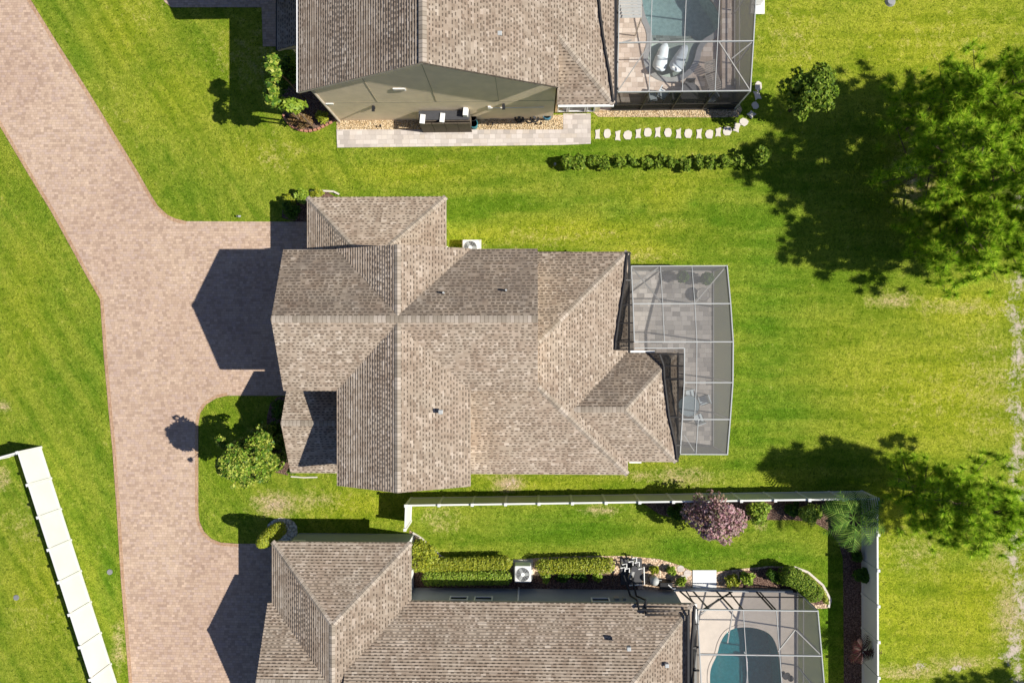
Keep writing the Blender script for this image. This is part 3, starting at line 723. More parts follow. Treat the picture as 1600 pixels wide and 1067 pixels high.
mb.courses([(-14.8, 17.7, 5.65), (-11.2, 17.7, 5.65), (-11.2, yc_, zr_), (-14.8, yc_, zr_)], TH, 1); mb.courses([(-11.2, 24.5, 5.65), (-14.8, 24.5, 5.65), (-14.8, yc_, zr_), (-11.2, yc_, zr_)], TH, 1)
mb.build('roof', rb, ht_, uv=True)
for y_ in (20.3, 24.0): MB().box((-14.4, y_, 2.85), (.35, .35, 5.7)).build('added_gable_post', 'stucco', ht_)
# ------------------------------------------------------------------ fences
def fence(name, a, b, nposts, label, hgt=1.8, mat='vinyl', group=None, first=True):
    a, b = Vector(a).to_3d(), Vector(b).to_3d(); a.z = b.z = 0
    root = empty(name, a, label, 'fence', group); d = (b - a).normalized(); ang = math.atan2(d.y, d.x)
    pts = [a.lerp(b, i / (nposts - 1)) for i in range(nposts)]
    for i, p in enumerate(pts):
        if i == 0 and not first: continue
        po = MB().box((p.x, p.y, hgt / 2 + .03), (.13, .13, hgt + .06), ang).build('post', 'vinyl', root, bevel=.01)
        MB().box((p.x, p.y, hgt + .09), (.17, .17, .05), ang).build('post_cap', 'vinyl', po, bevel=.02)
    for i in range(nposts - 1):
        p, q = pts[i] + d * .07, pts[i + 1] - d * .07; c = (p + q) / 2; L = (q - p).length
        mb = MB().box((c.x, c.y, hgt / 2), (L, .04, hgt - .2), ang)
        n_ = max(2, int(L / .28)); s = Vector((-d.y, d.x, 0))
        pa = mb.build('panel', mat, root)
        for z_ in (hgt - .06, .12): MB().box((c.x, c.y, z_), (L, .09, .12), ang).build('rail', 'vinyl', pa)
    return root
f0 = P(634, 790, 1.86); f1 = P(1372, 779.5, 1.86)
fence('fence', f0, f1, 15, 'long white vinyl fence running across the picture just south of the middle house', mat='vinylg')
fence('fence', f0, (f0.x - .05, bN + .35, 0), 2, 'short bright white fence section between the long fence and the bottom house', first=False)
fence('fence', f1, (f1.x + .1, f1.y - 19.2, 0), 11, 'white vinyl fence running down the right side beside the mulch bed and red plant', mat='vinyl', first=False)
l0 = P(27, 707, 1.86); l1 = P(141, 1061.5, 1.86); dl = (l1 - l0) / 7
fence('fence', l0, l0 + dl * 8, 9, 'bright white diagonal fence on the lawn at the lower left')
fence('fence', l0, l0 + Vector((-3.8, -1.05, 0)), 3, 'short white fence end leaving the picture at the left edge, above the diagonal one', first=False)
# ------------------------------------------------------------------ pool cages
def panel(root, quads, mat, name='screen_panel'):
    for q in quads:
        MB().add(q, [tuple(range(len(q)))]).build(name, mat, root)
def member(root, a, b, name='beam', wd=.07, mat='alu', ht=None): MB().bar(a, b, wd * (.62 if mat == 'alu' else 1), ht or wd * 1.3).build(name, mat, root)
# main cage
c1 = empty('pool_cage', (8, -1, 0), 'grey L-shaped screened patio enclosure behind the middle house', 'screen enclosure')
xe = 10.31; xw = X(987, 2.9); xn = X(1064, 3.0)
rows = [(3.86, 2.7), (Y(475, 3.3), 3.35), (Y(534, 3.8), 3.8), (Y(597, 3.75), 3.75), (Y(654, 3.3), 3.3), (-6.05, 2.8)]
ynotch = Y(551, 2.95) + .25
def hz(y):
    for i in range(5):
        (a, ha), (b, hb_) = rows[i], rows[i + 1]
        if b <= y <= a: return ha + (hb_ - ha) * (a - y) / (a - b)
    return rows[-1][1]
colsx = [xw, X(1035, 3.3), X(1085, 3.3), xe]
for i, (y, h) in enumerate(rows):
    x0 = xw if y > ynotch else xn
    member(c1, (x0, y, h), (xe, y, h), wd=.08)
    MB().box((xe, y, h / 2), (.07, .07, h)).build('post', 'alu', c1)
    if i < 5:
        y2, h2_ = rows[i + 1]
        member(c1, (xe, y, h), (xe, y2, h2_), wd=.09)
        for x in (colsx[2] if y > -2.3 else X(1091, 3.3),):
            member(c1, (x, y, h), (x, y2, h2_), 'purlin', .05)
        if y > ynotch and y2 > ynotch - 1: 
            ye = max(y2, ynotch); member(c1, (colsx[1], y, h), (colsx[1], ye, hz(ye)), 'purlin', .05)
            member(c1, (xw, y, h), (xw, ye, hz(ye)), wd=.08)
        if y2 < ynotch:
            ya = min(y, ynotch); member(c1, (xn, ya, hz(ya)), (xn, y2, h2_), wd=.08)
for x in (xw, colsx[1], colsx[2]): MB().box((x, 3.86, 1.35), (.06, .06, 2.7)).build('post', 'alu', c1)
for x in (xn, X(1090, 2)): MB().box((x, -6.05, 1.4), (.06, .06, 2.8)).build('post', 'alu', c1)
member(c1, (xw, 3.86, 2.62), (colsx[1], rows[1][0], 3.3), 'brace', .06, 'beamd'); member(c1, (colsx[1], 3.86, 2.62), (xw, Y(450, 3), 3.0), 'brace', .05, 'beamd')
member(c1, (xe, 3.86, 2.62), (colsx[2], rows[1][0], 3.3), 'brace', .05, 'beamd'); member(c1, (X(1091, 3.2), -6.05, 2.75), (X(1070, 3.2), -5.0, 3.0), 'brace', .04, 'alu')
member(c1, (xw, ynotch, hz(ynotch)), (xn, ynotch, hz(ynotch)), wd=.07)
member(c1, (xe, 3.86, .1), (xe, -6.05, .1), 'base_rail', .07); member(c1, (xw, 3.86, .1), (xe, 3.86, .1), 'base_rail', .07); member(c1, (xn, -6.05, .1), (xe, -6.05, .1), 'base_rail', .07)
for i in range(5):
    (ya, ha), (yb, hb_) = rows[i], rows[i + 1]
    if yb > ynotch: panel(c1, [[(xw, ya, ha), (xw, yb, hb_), (xe, yb, hb_), (xe, ya, ha)]], 'scr_roof')
    elif ya > ynotch:
        panel(c1, [[(xw, ya, ha), (xw, ynotch, hz(ynotch)), (xe, ynotch, hz(ynotch)), (xe, ya, ha)], [(xn, ynotch, hz(ynotch)), (xn, yb, hb_), (xe, yb, hb_), (xe, ynotch, hz(ynotch))]], 'scr_roof')
    else: panel(c1, [[(xn, ya, ha), (xn, yb, hb_), (xe, yb, hb_), (xe, ya, ha)]], 'scr_roof')
    panel(c1, [[(xe, ya, 0), (xe, yb, 0), (xe, yb, hb_), (xe, ya, ha)]], 'scr_wall')
panel(c1, [[(xw, 3.86, 0), (xe, 3.86, 0), (xe, 3.86, 2.7), (xw, 3.86, 2.7)], [(xn, -6.05, 0), (xe, -6.05, 0), (xe, -6.05, 2.8), (xn, -6.05, 2.8)]], 'scr_wall')
# riser screens, mesh coloured dark for want of glare, that climb from the cage over the eave and meet the shingles
def riser(root, pr, pc, mat='scr_unlit', frame='bronze'):
    """pr: points on the shingle side, pc: points on the cage side (same count)"""
    for i in range(len(pr) - 1): panel(root, [[pc[i], pc[i + 1], pr[i + 1], pr[i]]], mat, 'riser_screen')
    for i in range(len(pr)): member(root, pr[i], pc[i], 'riser_beam', .07, frame)
    for i in range(len(pr) - 1): member(root, pr[i], pr[i + 1], 'riser_beam', .08, frame)
def onE(px, py, xeave, he, p):      # point on an east-facing slope seen at this pixel
    h = he + .3
    for _ in range(12):
        q = P(px, py, h); h = he + p * (xeave - q.x)
    return Vector((q.x, q.y, h + .12))
pr = [onE(a, b, xe3, h2, PM) for a, b in ((980, 395), (976, 438), (970, 477), (966, 505), (962, 534), (961, 546))]
pc = [Vector((xw + (-.03), p.y, hz(min(p.y, 3.86)) + .02)) for p in pr]
riser(c1, pr, pc)
pr = [onE(a, b, X(1057, h2), h2 + .02, PM) for a, b in ((1030, 553), (1036.5, 571), (1037.5, 591), (1045, 651), (1055, 695), (1057.5, 718))]
pc = [Vector((xn - .03, max(p.y, -6.0), hz(min(ynotch, max(p.y, -6.0))) + .02)) for p in pr]
riser(c1, pr, pc)
sheet('patio', DECK1, .06, 'deckg')
# furniture prototypes ------------------------------------------------
def chair(loc, rz, label, mat='dark', cush='cushion', group='patio chairs'):
    t = empty('patio_chair', (0, 0, 0), label, 'chair', group)
    MB().box((0, 0, .42), (.5, .5, .07)).build('seat', cush, t, bevel=.02)
    MB().box((0, .25, .68), (.5, .05, .5)).build('backrest', cush, t, bevel=.02)
    for sx in (-.24, .24):
        for sy in (-.22, .24): MB().bar((sx, sy, 0), (sx, sy, .42 if sy < 0 else .9), .035).build('leg', mat, t)
        MB().bar((sx, -.24, .62), (sx, .25, .62), .04).build('armrest', mat, t)
    t.location = loc; t.rotation_euler[2] = rz; return t
def rtable(loc, r, label, top='tabgl', group=None):
    t = empty('patio_table', (0, 0, 0), label, 'table', group)
    MB().cyl((0, 0, .7), r, .04, 28).build('table_top', top, t)
    MB().ring((0, 0, .72), r, .025, 28).build('rim', 'dark', t)
    for k in range(4):
        a = k * math.pi / 2 + .5; MB().bar((.6 * r * math.cos(a), .6 * r * math.sin(a), 0), (.35 * r * math.cos(a), .35 * r * math.sin(a), .7), .04).build('leg', 'dark', t)
    t.location = loc; return t
Z6 = .06
def at(px, py, h=0.0, z=Z6): p = P(px, py, h + z); p.z = z; return p
rtable(at(1076, 634, .7), .58, 'round blue-grey patio table in the narrow south arm of the grey screened patio')
for (a, b, r, l) in ((1100, 625, R(-70), 'patio chair on the right of the blue-grey table under the screen'), (1078, 616, R(10), 'patio chair above the blue-grey table under the screen'),
                     (1092, 655, R(200), 'patio chair below the blue-grey table under the screen')): chair(at(a, b, .6), r, l)
rtable(at(1100, 460, .7), .45, 'small round side table with a dark rim, upper right of the grey screened patio', 'deckg').scale = (.8, .8, .7)
# ------------------------------------------------------------------ plants
def leaves(cs, n, size, mat, name, parent, flat=.35, elong=1.8, smin=.6):
    """leaf quads over clumps. cs: list of (centre, radii)"""
    vol = np.array([r[0] * r[1] + r[0] * r[2] for _, r in cs]); k = rng.choice(len(cs), n, p=vol / vol.sum())
    C = np.array([tuple(c) for c, _ in cs])[k]; RR = np.array([tuple(r) for _, r in cs])[k]
    d = rng.normal(size=(n, 3)); d /= np.linalg.norm(d, axis=1, keepdims=True); d[:, 2] = np.where(d[:, 2] < -.3, -d[:, 2], d[:, 2])
    rad = smin + (1 - smin) * rng.random((n, 1)) ** .6
    p = C + d * RR * rad; p[:, 2] = np.maximum(p[:, 2], .04)
    nn = d * .7 + rng.normal(size=(n, 3)) * flat * 1.6 + np.array([0, 0, .45]); nn /= np.linalg.norm(nn, axis=1, keepdims=True)
    t = np.cross(nn, rng.normal(size=(n, 3))); t /= np.linalg.norm(t, axis=1, keepdims=True); b = np.cross(nn, t)
    s = size * (.6 + .8 * rng.random((n, 1)))
    o = np.array(wloc(parent)) if parent else np.zeros(3)
    v = np.stack([p - t * s * .5 * elong, p + b * s * .5, p + t * s * .5 * elong, p - b * s * .5], 1).reshape(-1, 3) - o
    me = bpy.data.meshes.new(name); me.vertices.add(4 * n); me.vertices.foreach_set('co', v.ravel().astype(np.float32))
    me.loops.add(4 * n); me.loops.foreach_set('vertex_index', np.arange(4 * n, dtype=np.int32))
    me.polygons.add(n); me.polygons.foreach_set('loop_start', np.arange(0, 4 * n, 4, dtype=np.int32)); me.polygons.foreach_set('loop_total', np.full(n, 4, dtype=np.int32))
    me.update(calc_edges=True); me.validate(); me.materials.append(MT[mat])
    ob = bpy.data.objects.new(name, me); col.objects.link(ob); ob.parent = parent; return ob
def clumps(c, r, n, k=.38):
    out = []
    for _ in range(n):
        d = Vector(rng.normal(size=3)).normalized(); d.z = abs(d.z) if random.random() < .7 else d.z
        f = .55 + .25 * random.random(); q = k * (.7 + .6 * random.random())
        out.append((Vector(c) + Vector((d.x * r[0] * f, d.y * r[1] * f, d.z * r[2] * f)), (r[0] * q, r[1] * q, r[2] * q)))
    return out
def shrub(name, px, py, rpx, h, mat, label, cat='shrub', n=700, size=.09, group=None, asp=1.0, ncl=12, rz=0):
    """crown centred where the photograph shows it"""
    c = P(px, py, h * .55); r = rpx / 27.35 * (1 - h * .6 / H); root = empty(name, (c.x, c.y, 0), label, cat, group)
    rad = (r, r * asp, h * .5)
    cl = clumps((c.x, c.y, h * .5), rad, ncl) + [(Vector((c.x, c.y, h * .45)), (rad[0] * .7, rad[1] * .7, h * .42))]
    if rz:
        m = Matrix.Rotation(rz, 3, 'Z'); cc_ = Vector((c.x, c.y, 0)); cl = [(cc_ + m @ (q - cc_), (s[1] * .9, s[1] * .9, s[2])) for q, s in cl]
    leaves(cl, n, size, mat, 'foliage', root)
    st = MB()
    for k in range(3): st.tube([(c.x + .03 * k, c.y, 0), (c.x + .25 * r * math.cos(k * 2.1), c.y + .25 * r * math.sin(k * 2.1), h * .5)], [.03, .012], 5)
    st.build('stem', 'bark', root); return root
def tree(name, base, h, r, mat, label, n, size, crown=(.35, 1.0), group=None, ncl=45, conic=.0, trunk=.09, flower=None):
    bx, by = base; root = empty(name, (bx, by, 0), label, 'tree', group)
    lean = Vector((random.uniform(-.1, .1), random.uniform(-.1, .1), 0))
    MB().tube([(bx, by, 0), (bx + lean.x, by + lean.y, h * .4), (bx, by, h * .85)], [trunk, trunk * .7, trunk * .2], 8).build('trunk', 'bark', root, smooth=True)
    br = MB(); cl = []
    z0, z1 = h * crown[0], h * crown[1]
    for k in range(ncl):
        t = random.random() ** .8; z = z0 + (z1 - z0) * t
        prof = math.sqrt(max(0, 1 - (2 * t - 1) ** 2)) * (1 - conic) + conic * (1 - t) * 1.15
        a = random.uniform(0, 2 * math.pi); q = r * prof * (.35 + .62 * random.random()); cr = r * ((.13 + .13 * random.random()) if conic else (.22 + .14 * random.random()))
        c = Vector((bx + q * math.cos(a), by + q * math.sin(a), z)); cl.append((c, (cr, cr, cr * .75)))
        br.tube([(bx, by, z * .75), tuple(c)], [.035, .01], 4)
    if conic:
        for k in range(7):
            a = random.uniform(0, 2 * math.pi); t = random.uniform(.25, 1.0); z = z0 + (z1 - z0) * t; q = r * (1.25 - .75 * t) * random.uniform(.85, 1.15)
            c = Vector((bx + q * math.cos(a), by + q * math.sin(a), z + .15)); cr = r * random.uniform(.06, .12); cl.append((c, (cr * random.uniform(.8, 1.8), cr * random.uniform(.6, 1.4), cr)))
            br.tube([(bx, by, z * .8), tuple(c)], [.03, .01], 4)
    br.build('branch', 'bark', root)
    leaves(cl, n, size, mat, 'crown', root, smin=.5 if conic else .6, flat=.6 if conic else .35)
    if flower: leaves(cl, n // 2, size, flower, 'blossom', root, smin=.9)
    return root
p = P(396, 712, 2.6)
tree('broadleaf_tree', (p.x, p.y), 5.5, 1.95, 'lf_mag', 'glossy yellow-green broadleaf tree between the driveway and the entry of the middle house', 17000, .105, (.10, 1.0), ncl=95, conic=.5)
p = P(1263, 147, 2.6)
tree('round_tree', (p.x, p.y), 4.0, 1.32, 'lf_hedge', 'small round-crowned tree on the lawn at the upper right, beside the pine shadow', 5200, .11, (.3, 1.0), ncl=60)
p = P(1118, 808, 2.0)
tree('crape_myrtle', (p.x, p.y), 3.1, 1.5, 'lf_pink', 'pink flowering crape myrtle leaning over the long fence', 1100, .10, (.3, 1.0), ncl=40, flower='lf_pink', trunk=.05).children
leaves(clumps((p.x, p.y, 2.1), (1.65, 1.25, .9), 26, .26), 2600, .10, 'lf_pink', 'blossom', bpy.data.objects['crape_myrtle'], smin=.5)
# neighbours' shrubs (upper left)
def small_tree(px, py, h, rx, asp, mat, label, n, size=.14):
    c = P(px, py, h - .5); r = rx / 32.0; root = empty('small_tree', (c.x, c.y, 0), label, 'small tree')
    MB().tube([(c.x, c.y, 0), (c.x + .08, c.y, h * .5), (c.x, c.y, h - .6)], [.06, .045, .02], 7).build('trunk', 'bark', root)
    br = MB(); cl = clumps((c.x, c.y, h - .75), (r, r * asp, .75), 14, .42)
    for q, _ in cl: br.tube([(c.x, c.y, h - 1.9), tuple(q)], [.025, .008], 4)
    br.build('branch', 'bark', root); leaves(cl, n, size, mat, 'crown', root, smin=.4)
small_tree(426, 104, 5.3, 14, 1.5, 'lf_mag', 'slender yellow-green tree rising into the sun beside the shaded side of the north house', 520)
small_tree(425, 148, 5.1, 12, 1.9, 'lf_mag', 'second slender yellow-green tree, just below the first beside the north house', 420)
small_tree(452, 163, 4.5, 24, .45, 'lf_lime', 'bright green spreading tree at the corner of the north house above the brick-edged bed', 620)
shrub('shrub', 470, 188, 22, .9, 'lf_brn', 'brown dry mound-shaped shrub inside the red brick edging', n=1600, size=.06, asp=.6)
shrub('shrub', 504, 185, 12, .7, 'lf_yel', 'small round yellow-green shrub beside the brown mound in the brick-edged bed', n=600, size=.07)
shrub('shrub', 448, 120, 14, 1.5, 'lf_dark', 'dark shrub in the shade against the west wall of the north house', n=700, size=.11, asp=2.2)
# hedge of small shrubs
for i in range(15):
    px = 885 + i * (1172 - 885) / 14
    shrub('hedge_shrub', px, 253 + 2 * math.sin(i * 2.3), 12.5, .85 + .1 * math.sin(i * 1.7), 'lf_hedge', f'{ORD[i]} shrub from the left in the green hedge row on the upper lawn', n=random.randint(260, 620), size=.10, group='row of hedge shrubs on the upper lawn', asp=random.uniform(.7, 1.05), ncl=9)
shrub('hedge_shrub', 1186, 246, 17, 1.3, 'lf_hedge', 'larger shrub ending the hedge row beside the pine shadow', n=900, size=.09)
MB().cyl(P(867, 258), .07, .3, 10).build('bollard_light', 'steel').name = 'garden_light'
tag(bpy.data.objects['garden_light'], 'small grey garden light at the left end of the hedge row', 'garden light')
# around the middle house
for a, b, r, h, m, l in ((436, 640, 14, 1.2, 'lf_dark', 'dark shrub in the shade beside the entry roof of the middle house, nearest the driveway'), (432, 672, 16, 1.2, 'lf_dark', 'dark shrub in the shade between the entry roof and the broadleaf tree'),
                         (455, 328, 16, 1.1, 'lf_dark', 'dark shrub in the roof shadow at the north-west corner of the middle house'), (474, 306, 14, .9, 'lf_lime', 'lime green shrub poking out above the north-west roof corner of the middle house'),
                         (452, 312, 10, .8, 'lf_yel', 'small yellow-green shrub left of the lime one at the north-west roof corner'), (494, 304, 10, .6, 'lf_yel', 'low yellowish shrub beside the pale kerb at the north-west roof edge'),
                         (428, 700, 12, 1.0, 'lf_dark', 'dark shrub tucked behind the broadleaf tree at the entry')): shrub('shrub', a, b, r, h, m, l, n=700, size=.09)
mb = MB(); q = [P(485, 300), P(505, 299), P(522, 300), P(530, 304)]
for i in range(3): mb.bar(q[i] + Vector((0, 0, .06)), q[i + 1] + Vector((0, 0, .06)), .1, .12)
tag(mb.build('bed_edging', 'conc'), 'short pale kerb at the north-west roof edge of the middle house', 'edging')
mb = MB(); q = [P(455, 744), P(475, 745.5), P(496, 745)]
for i in range(2): mb.bar(q[i] + Vector((0, 0, .03)), q[i + 1] + Vector((0, 0, .03)), .07, .07)
tag(mb.build('bed_edging', 'conc'), 'short pale kerb on the lawn just below the entry roof', 'edging')
# clipped hedges of the southern garden
def hedge(pts, wd, h, mat, label, n, size=.06, cat='hedge'):
    pts = [P(a, b, h * .8) for a, b in pts]; root = empty('clipped_hedge', (pts[0].x, pts[0].y, 0), label, cat); cl = []
    for i in range(len(pts) - 1):
        a, b = pts[i], pts[i + 1]; k = max(1, int((b - a).length / (wd * .35)))
        for j in range(k):
            c = a.lerp(b, (j + .5) / k); cl.append((Vector((c.x, c.y, h * .52)), (wd * .5, wd * .5, h * .5)))
            d = (b - a).normalized(); s = Vector((-d.y, d.x, 0))
            for sg in (-1, 1): cl.append((Vector((c.x, c.y, h * .62)) + s * sg * wd * .2, (wd * .34, wd * .34, h * .38)))
    leaves(cl, n, size, mat, 'foliage', root, flat=.25, elong=1.4, smin=.85)
    mb = MB()
    for i in range(len(pts) - 1): mb.bar(Vector((pts[i].x, pts[i].y, h * .42)), Vector((pts[i + 1].x, pts[i + 1].y, h * .42)), wd * .5, h * .55)
    mb.build('branches', 'bark', root); return root
hedge([(664, 883), (795, 880)], .72, 1.0, 'lf_yel', 'long yellow-green clipped hedge nearest the lawn, left of the air conditioner', 7000)
hedge([(664, 905), (795, 903)], .8, .8, 'lf_lime', 'lime hedge against the bottom house wall, left of the air conditioner', 6000)
hedge([(843, 886), (955, 884)], .85, 1.0, 'lf_yel', 'yellow-green clipped hedge right of the air conditioner', 6500)
for a, b, l in ((852, 901, 'small lime shrub below the clipped hedge, next to the air conditioner'), (934, 900, 'small lime shrub below the right end of the clipped hedge')): shrub('shrub', a, b, 9, .5, 'lf_lime', l, n=300, size=.07)
for a, b, l in ((880, 902, 'dark low shrub under the hedge in the middle of the bottom bed'), (908, 902, 'dark low shrub under the hedge towards the pool equipment')): shrub('shrub', a, b, 14, .45, 'lf_dark', l, n=350, size=.07, asp=.6)
hedge([(1230, 899), (1250, 907), (1268, 922), (1279, 935)], 1.05, 1.35, 'lf_hedge', 'dark curved hedge wrapping the corner of the southern pool cage', 7000)
hedge([(1246, 893), (1268, 905), (1286, 924), (1292, 942)], .25, 1.1, 'lf_yel', 'thin yellow-green sunlit hedge edge outside the dark curved hedge', 1800)
shrub('shrub', 663, 866, 21, 1.3, 'lf_yel', 'large yellow shrub in the corner between the white fence and the bottom house', n=3200, size=.08, asp=1.25, ncl=20)
c_ = P(441, 823); root = empty('columnar_shrub', (c_.x, c_.y, 0), 'tall yellow clipped column shrub beside the white pebble bed and driveway', 'shrub')
leaves([(Vector((c_.x, c_.y, z)), (r, r, .42)) for z, r in ((.4, .42), (.8, .46), (1.2, .48), (1.6, .48), (2.0, .47), (2.4, .45), (2.8, .38), (3.0, .28))], 6000, .05, 'lf_yel', 'foliage', root, flat=.25, smin=.85)
MB().tube([(c_.x, c_.y, 0), (c_.x, c_.y, 1.4), (c_.x, c_.y, 2.9)], [.2, .3, .1], 8).build('stem', 'bark', root)
for a, b, r, h, m, l in ((1187, 800, 20, 1.2, 'lf_lime', 'light green shrub right of the pink crape myrtle along the fence'), (1266, 803, 18, 1.4, 'lf_lime', 'bright green shrub by the fence, left of the palm'),
                         (1347, 900, 13, 1.0, 'lf_dark', 'dark green shrub in the mulch bed under the right-hand fence'), (1167, 903, 12, .9, 'lf_lime', 'lime shrub in the dark bed above the southern pool cage'),
                         (1218, 905, 9, .7, 'lf_hedge', 'pale grey-green rounded shrub beside the curved hedge'), (1145, 907, 12, .6, 'lf_yel', 'yellow low shrub right of the pale concrete slab'),
                         (1022, 889, 7, .5, 'lf_yel', 'tiny yellow shrub in the gravel, left of the two'), (1049, 891, 7, .5, 'lf_lime', 'tiny green shrub in the gravel, right of the two'),
                         (1065, 908, 8, .7, 'lf_lime', 'small lime shrub left of the pale concrete slab'), (1058, 800, 15, .9, 'lf_dark', 'dark shrub in the bed left of the pink crape myrtle'),
                         (1305, 790, 16, 1.0, 'lf_dark', 'dark shrub along the fence under the palm'), (1240, 796, 12, .7, 'lf_dark', 'low dark shrub between the two bright green ones'),
                         (1205, 897, 10, .8, 'lf_dark', 'dark shrub against the curved hedge end'), (1338, 868, 9, .6, 'lf_dark', 'small dark shrub in the mulch below the palm')): shrub('shrub', a, b, r, h, m, l, n=int(r * 60), size=.09)
# palm and cordyline
def fronds(root, c, n, L, mat, wd=.05, droop=.5, leaf=22, up=.6, name='frond'):
    for k in range(n):
        a = 2.4 * k + random.uniform(-.45, .45); el = up * (1 - k / n) + .1; mb = MB(); pts = []
        ll = L * random.uniform(.7, 1.2)
        for i in range(9):
            t = i / 8; pts.append(Vector((c[0] + math.cos(a) * ll * t, c[1] + math.sin(a) * ll * t, c[2] + ll * (math.sin(el) * t * 1.3 - droop * t * t))))
        mb.tube(pts, [.02 * (1 - i / 10) for i in range(9)], 4)
        s = Vector((-math.sin(a), math.cos(a), 0))
        for i in range(leaf):
            t = .2 + .8 * i / leaf; j = min(7, int(t * 8)); p0 = pts[j].lerp(pts[j + 1], t * 8 - j); d = (pts[j + 1] - pts[j]).normalized()
            ln = L * .42 * math.sin(math.pi * min(1, t * .9 + .1)) + .08
            for sg in (-1, 1):
                tip = p0 + (s * sg + d * .7).normalized() * ln + Vector((0, 0, -ln * .35)); wv = d * wd
                mb.add([p0 - wv / 2, p0 + wv / 2, tip], [(0, 1, 2)])
        mb.build(name, mat, root)
pp = P(1338, 812, 2.6); pr_ = empty('palm', (pp.x, pp.y, 0), 'feathery green palm in the fence corner beneath the lower pine', 'palm')
MB().tube([(pp.x, pp.y, 0), (pp.x + .05, pp.y, 1.2), (pp.x, pp.y, 2.3)], [.14, .11, .09], 10).build('trunk', 'bark', pr_, smooth=True)
fronds(pr_, (pp.x, pp.y, 2.3), 16, 1.6, 'lf_palm', .075, .5, 11)
pp = P(1352, 1020, 1.5); pr_ = empty('cordyline', (pp.x, pp.y, 0), 'dark red spiky plant in front of the right-hand fence', 'plant')
MB().tube([(pp.x, pp.y, 0), (pp.x, pp.y, 1.2)], [.05, .03], 6).build('stem', 'bark', pr_)
fronds(pr_, (pp.x, pp.y, 1.15), 16, .8, 'lf_red', .06, .5, 7)
# pines ---------------------------------------------------------------
def pine(px, py, h, r, label, ntuft=620, low=.2):
    b = P(px, py); root = empty('pine_tree', (b.x, b.y, 0), label, 'tree', 'pines on the right-hand lawn')
    lx_, ly_ = random.uniform(-.3, .3), random.uniform(-.3, .3)
    def tp(t): return Vector((b.x + lx_ * t * t, b.y + ly_ * t * t, h * t))
    MB().tube([tp(i / 8) for i in range(9)], [.17 * (1 - i / 8.6) + .02 for i in range(9)], 9).build('trunk', 'bark', root, smooth=True)
    ctr = []; nb = 30
    for k in range(nb):
        t = low + (.97 - low) * (k / nb) ** .9; a = 2.4 * k + random.uniform(-.3, .3)
        L = r * (1.05 - .75 * ((t - low) / (1 - low)) ** 1.5) * random.uniform(.6, 1.12); o = tp(t)
        d = Vector((math.cos(a), math.sin(a), 0)); pts = [o + d * L * s + Vector((0, 0, L * (.22 * s + .18 * s * s))) for s in (0, .25, .5, .75, 1)]
        MB().tube(pts, [.05, .04, .03, .02, .01], 5).build('branch', 'bark', root)
        for j in range(max(3, int(.60 * ntuft / nb * L / r * 1.15))):
            s = .3 + .7 * random.random() ** .7; q = pts[0].lerp(pts[-1], s); q += Vector(rng.normal(size=3)) * L * .17 * Vector((1, 1, .6)).length * .6
            ctr.append((q, (d * .8 + Vector(rng.normal(size=3)) * .4 + Vector((0, 0, 1.3))).normalized()))
    for j in range(14): ctr.append((tp(.9 + .1 * random.random()) + Vector(rng.normal(size=3)) * .2, Vector((random.uniform(-.5, .5), random.uniform(-.5, .5), 1)).normalized()))
    n = len(ctr); m = 125
    C = np.array([tuple(c) for c, _ in ctr]).repeat(m, 0); D = np.array([tuple(d) for _, d in ctr]).repeat(m, 0)
    dv = D * .42 + rng.normal(size=(n * m, 3)) * .5; dv /= np.linalg.norm(dv, axis=1, keepdims=True)
    ln = .40 * (.7 + .5 * rng.random((n * m, 1))); sd_ = np.cross(dv, np.array([.5, 0, .85]) + .35 * rng.normal(size=(n * m, 3))); sd_ /= np.linalg.norm(sd_, axis=1, keepdims=True)
    C = C + D * (rng.random((n * m, 1)) - .3) * .16
    v = np.stack([C - sd_ * .0125, C + sd_ * .0125, C + dv * ln], 1).reshape(-1, 3) - np.array([b.x, b.y, 0])
    N = n * m; me = bpy.data.meshes.new('crown'); me.vertices.add(3 * N); me.vertices.foreach_set('co', v.ravel().astype(np.float32))
    me.loops.add(3 * N); me.loops.foreach_set('vertex_index', np.arange(3 * N, dtype=np.int32))
    me.polygons.add(N); me.polygons.foreach_set('loop_start', np.arange(0, 3 * N, 3, dtype=np.int32)); me.polygons.foreach_set('loop_total', np.full(N, 3, dtype=np.int32))
    me.update(calc_edges=True); me.validate(); me.materials.append(MT['needle']); ob = bpy.data.objects.new('crown', me); col.objects.link(ob); ob.parent = root
pine(1402, 286, 8.0, 2.7, 'tallest pine in the upper right, its trunk standing in the middle of the broad shadow', 760)
pine(1412, 200, 6.9, 2.3, 'pine closest to the top edge, dark crown above the others', 620)
pine(1430, 398, 6.6, 2.3, 'southern pine of the upper group, beside the open lawn', 640)
pine(1470, 315, 7.4, 2.7, 'pine at the right edge of the upper group, between the tallest and the southern one', 800)
pine(1482, 190, 7.2, 2.6, 'pine in the upper right corner', 700)
pine(1500, 385, 7.0, 2.6, 'small pine at the right edge just above the open lawn', 700)
pine(1555, 250, 6.5, 2.5, 'pine farthest right behind the upper group', 520)
pine(1402, 750, 6.9, 2.2, 'lower pine beside the fence corner and the palm', 560)
pine(1462, 768, 6.4, 2.5, 'lower pine nearer the right edge, right of the one by the fence corner', 800)
pine(1672, 1112, 7.0, 2.1, 'pine beyond the bottom right corner casting its shadow into the picture', 400)
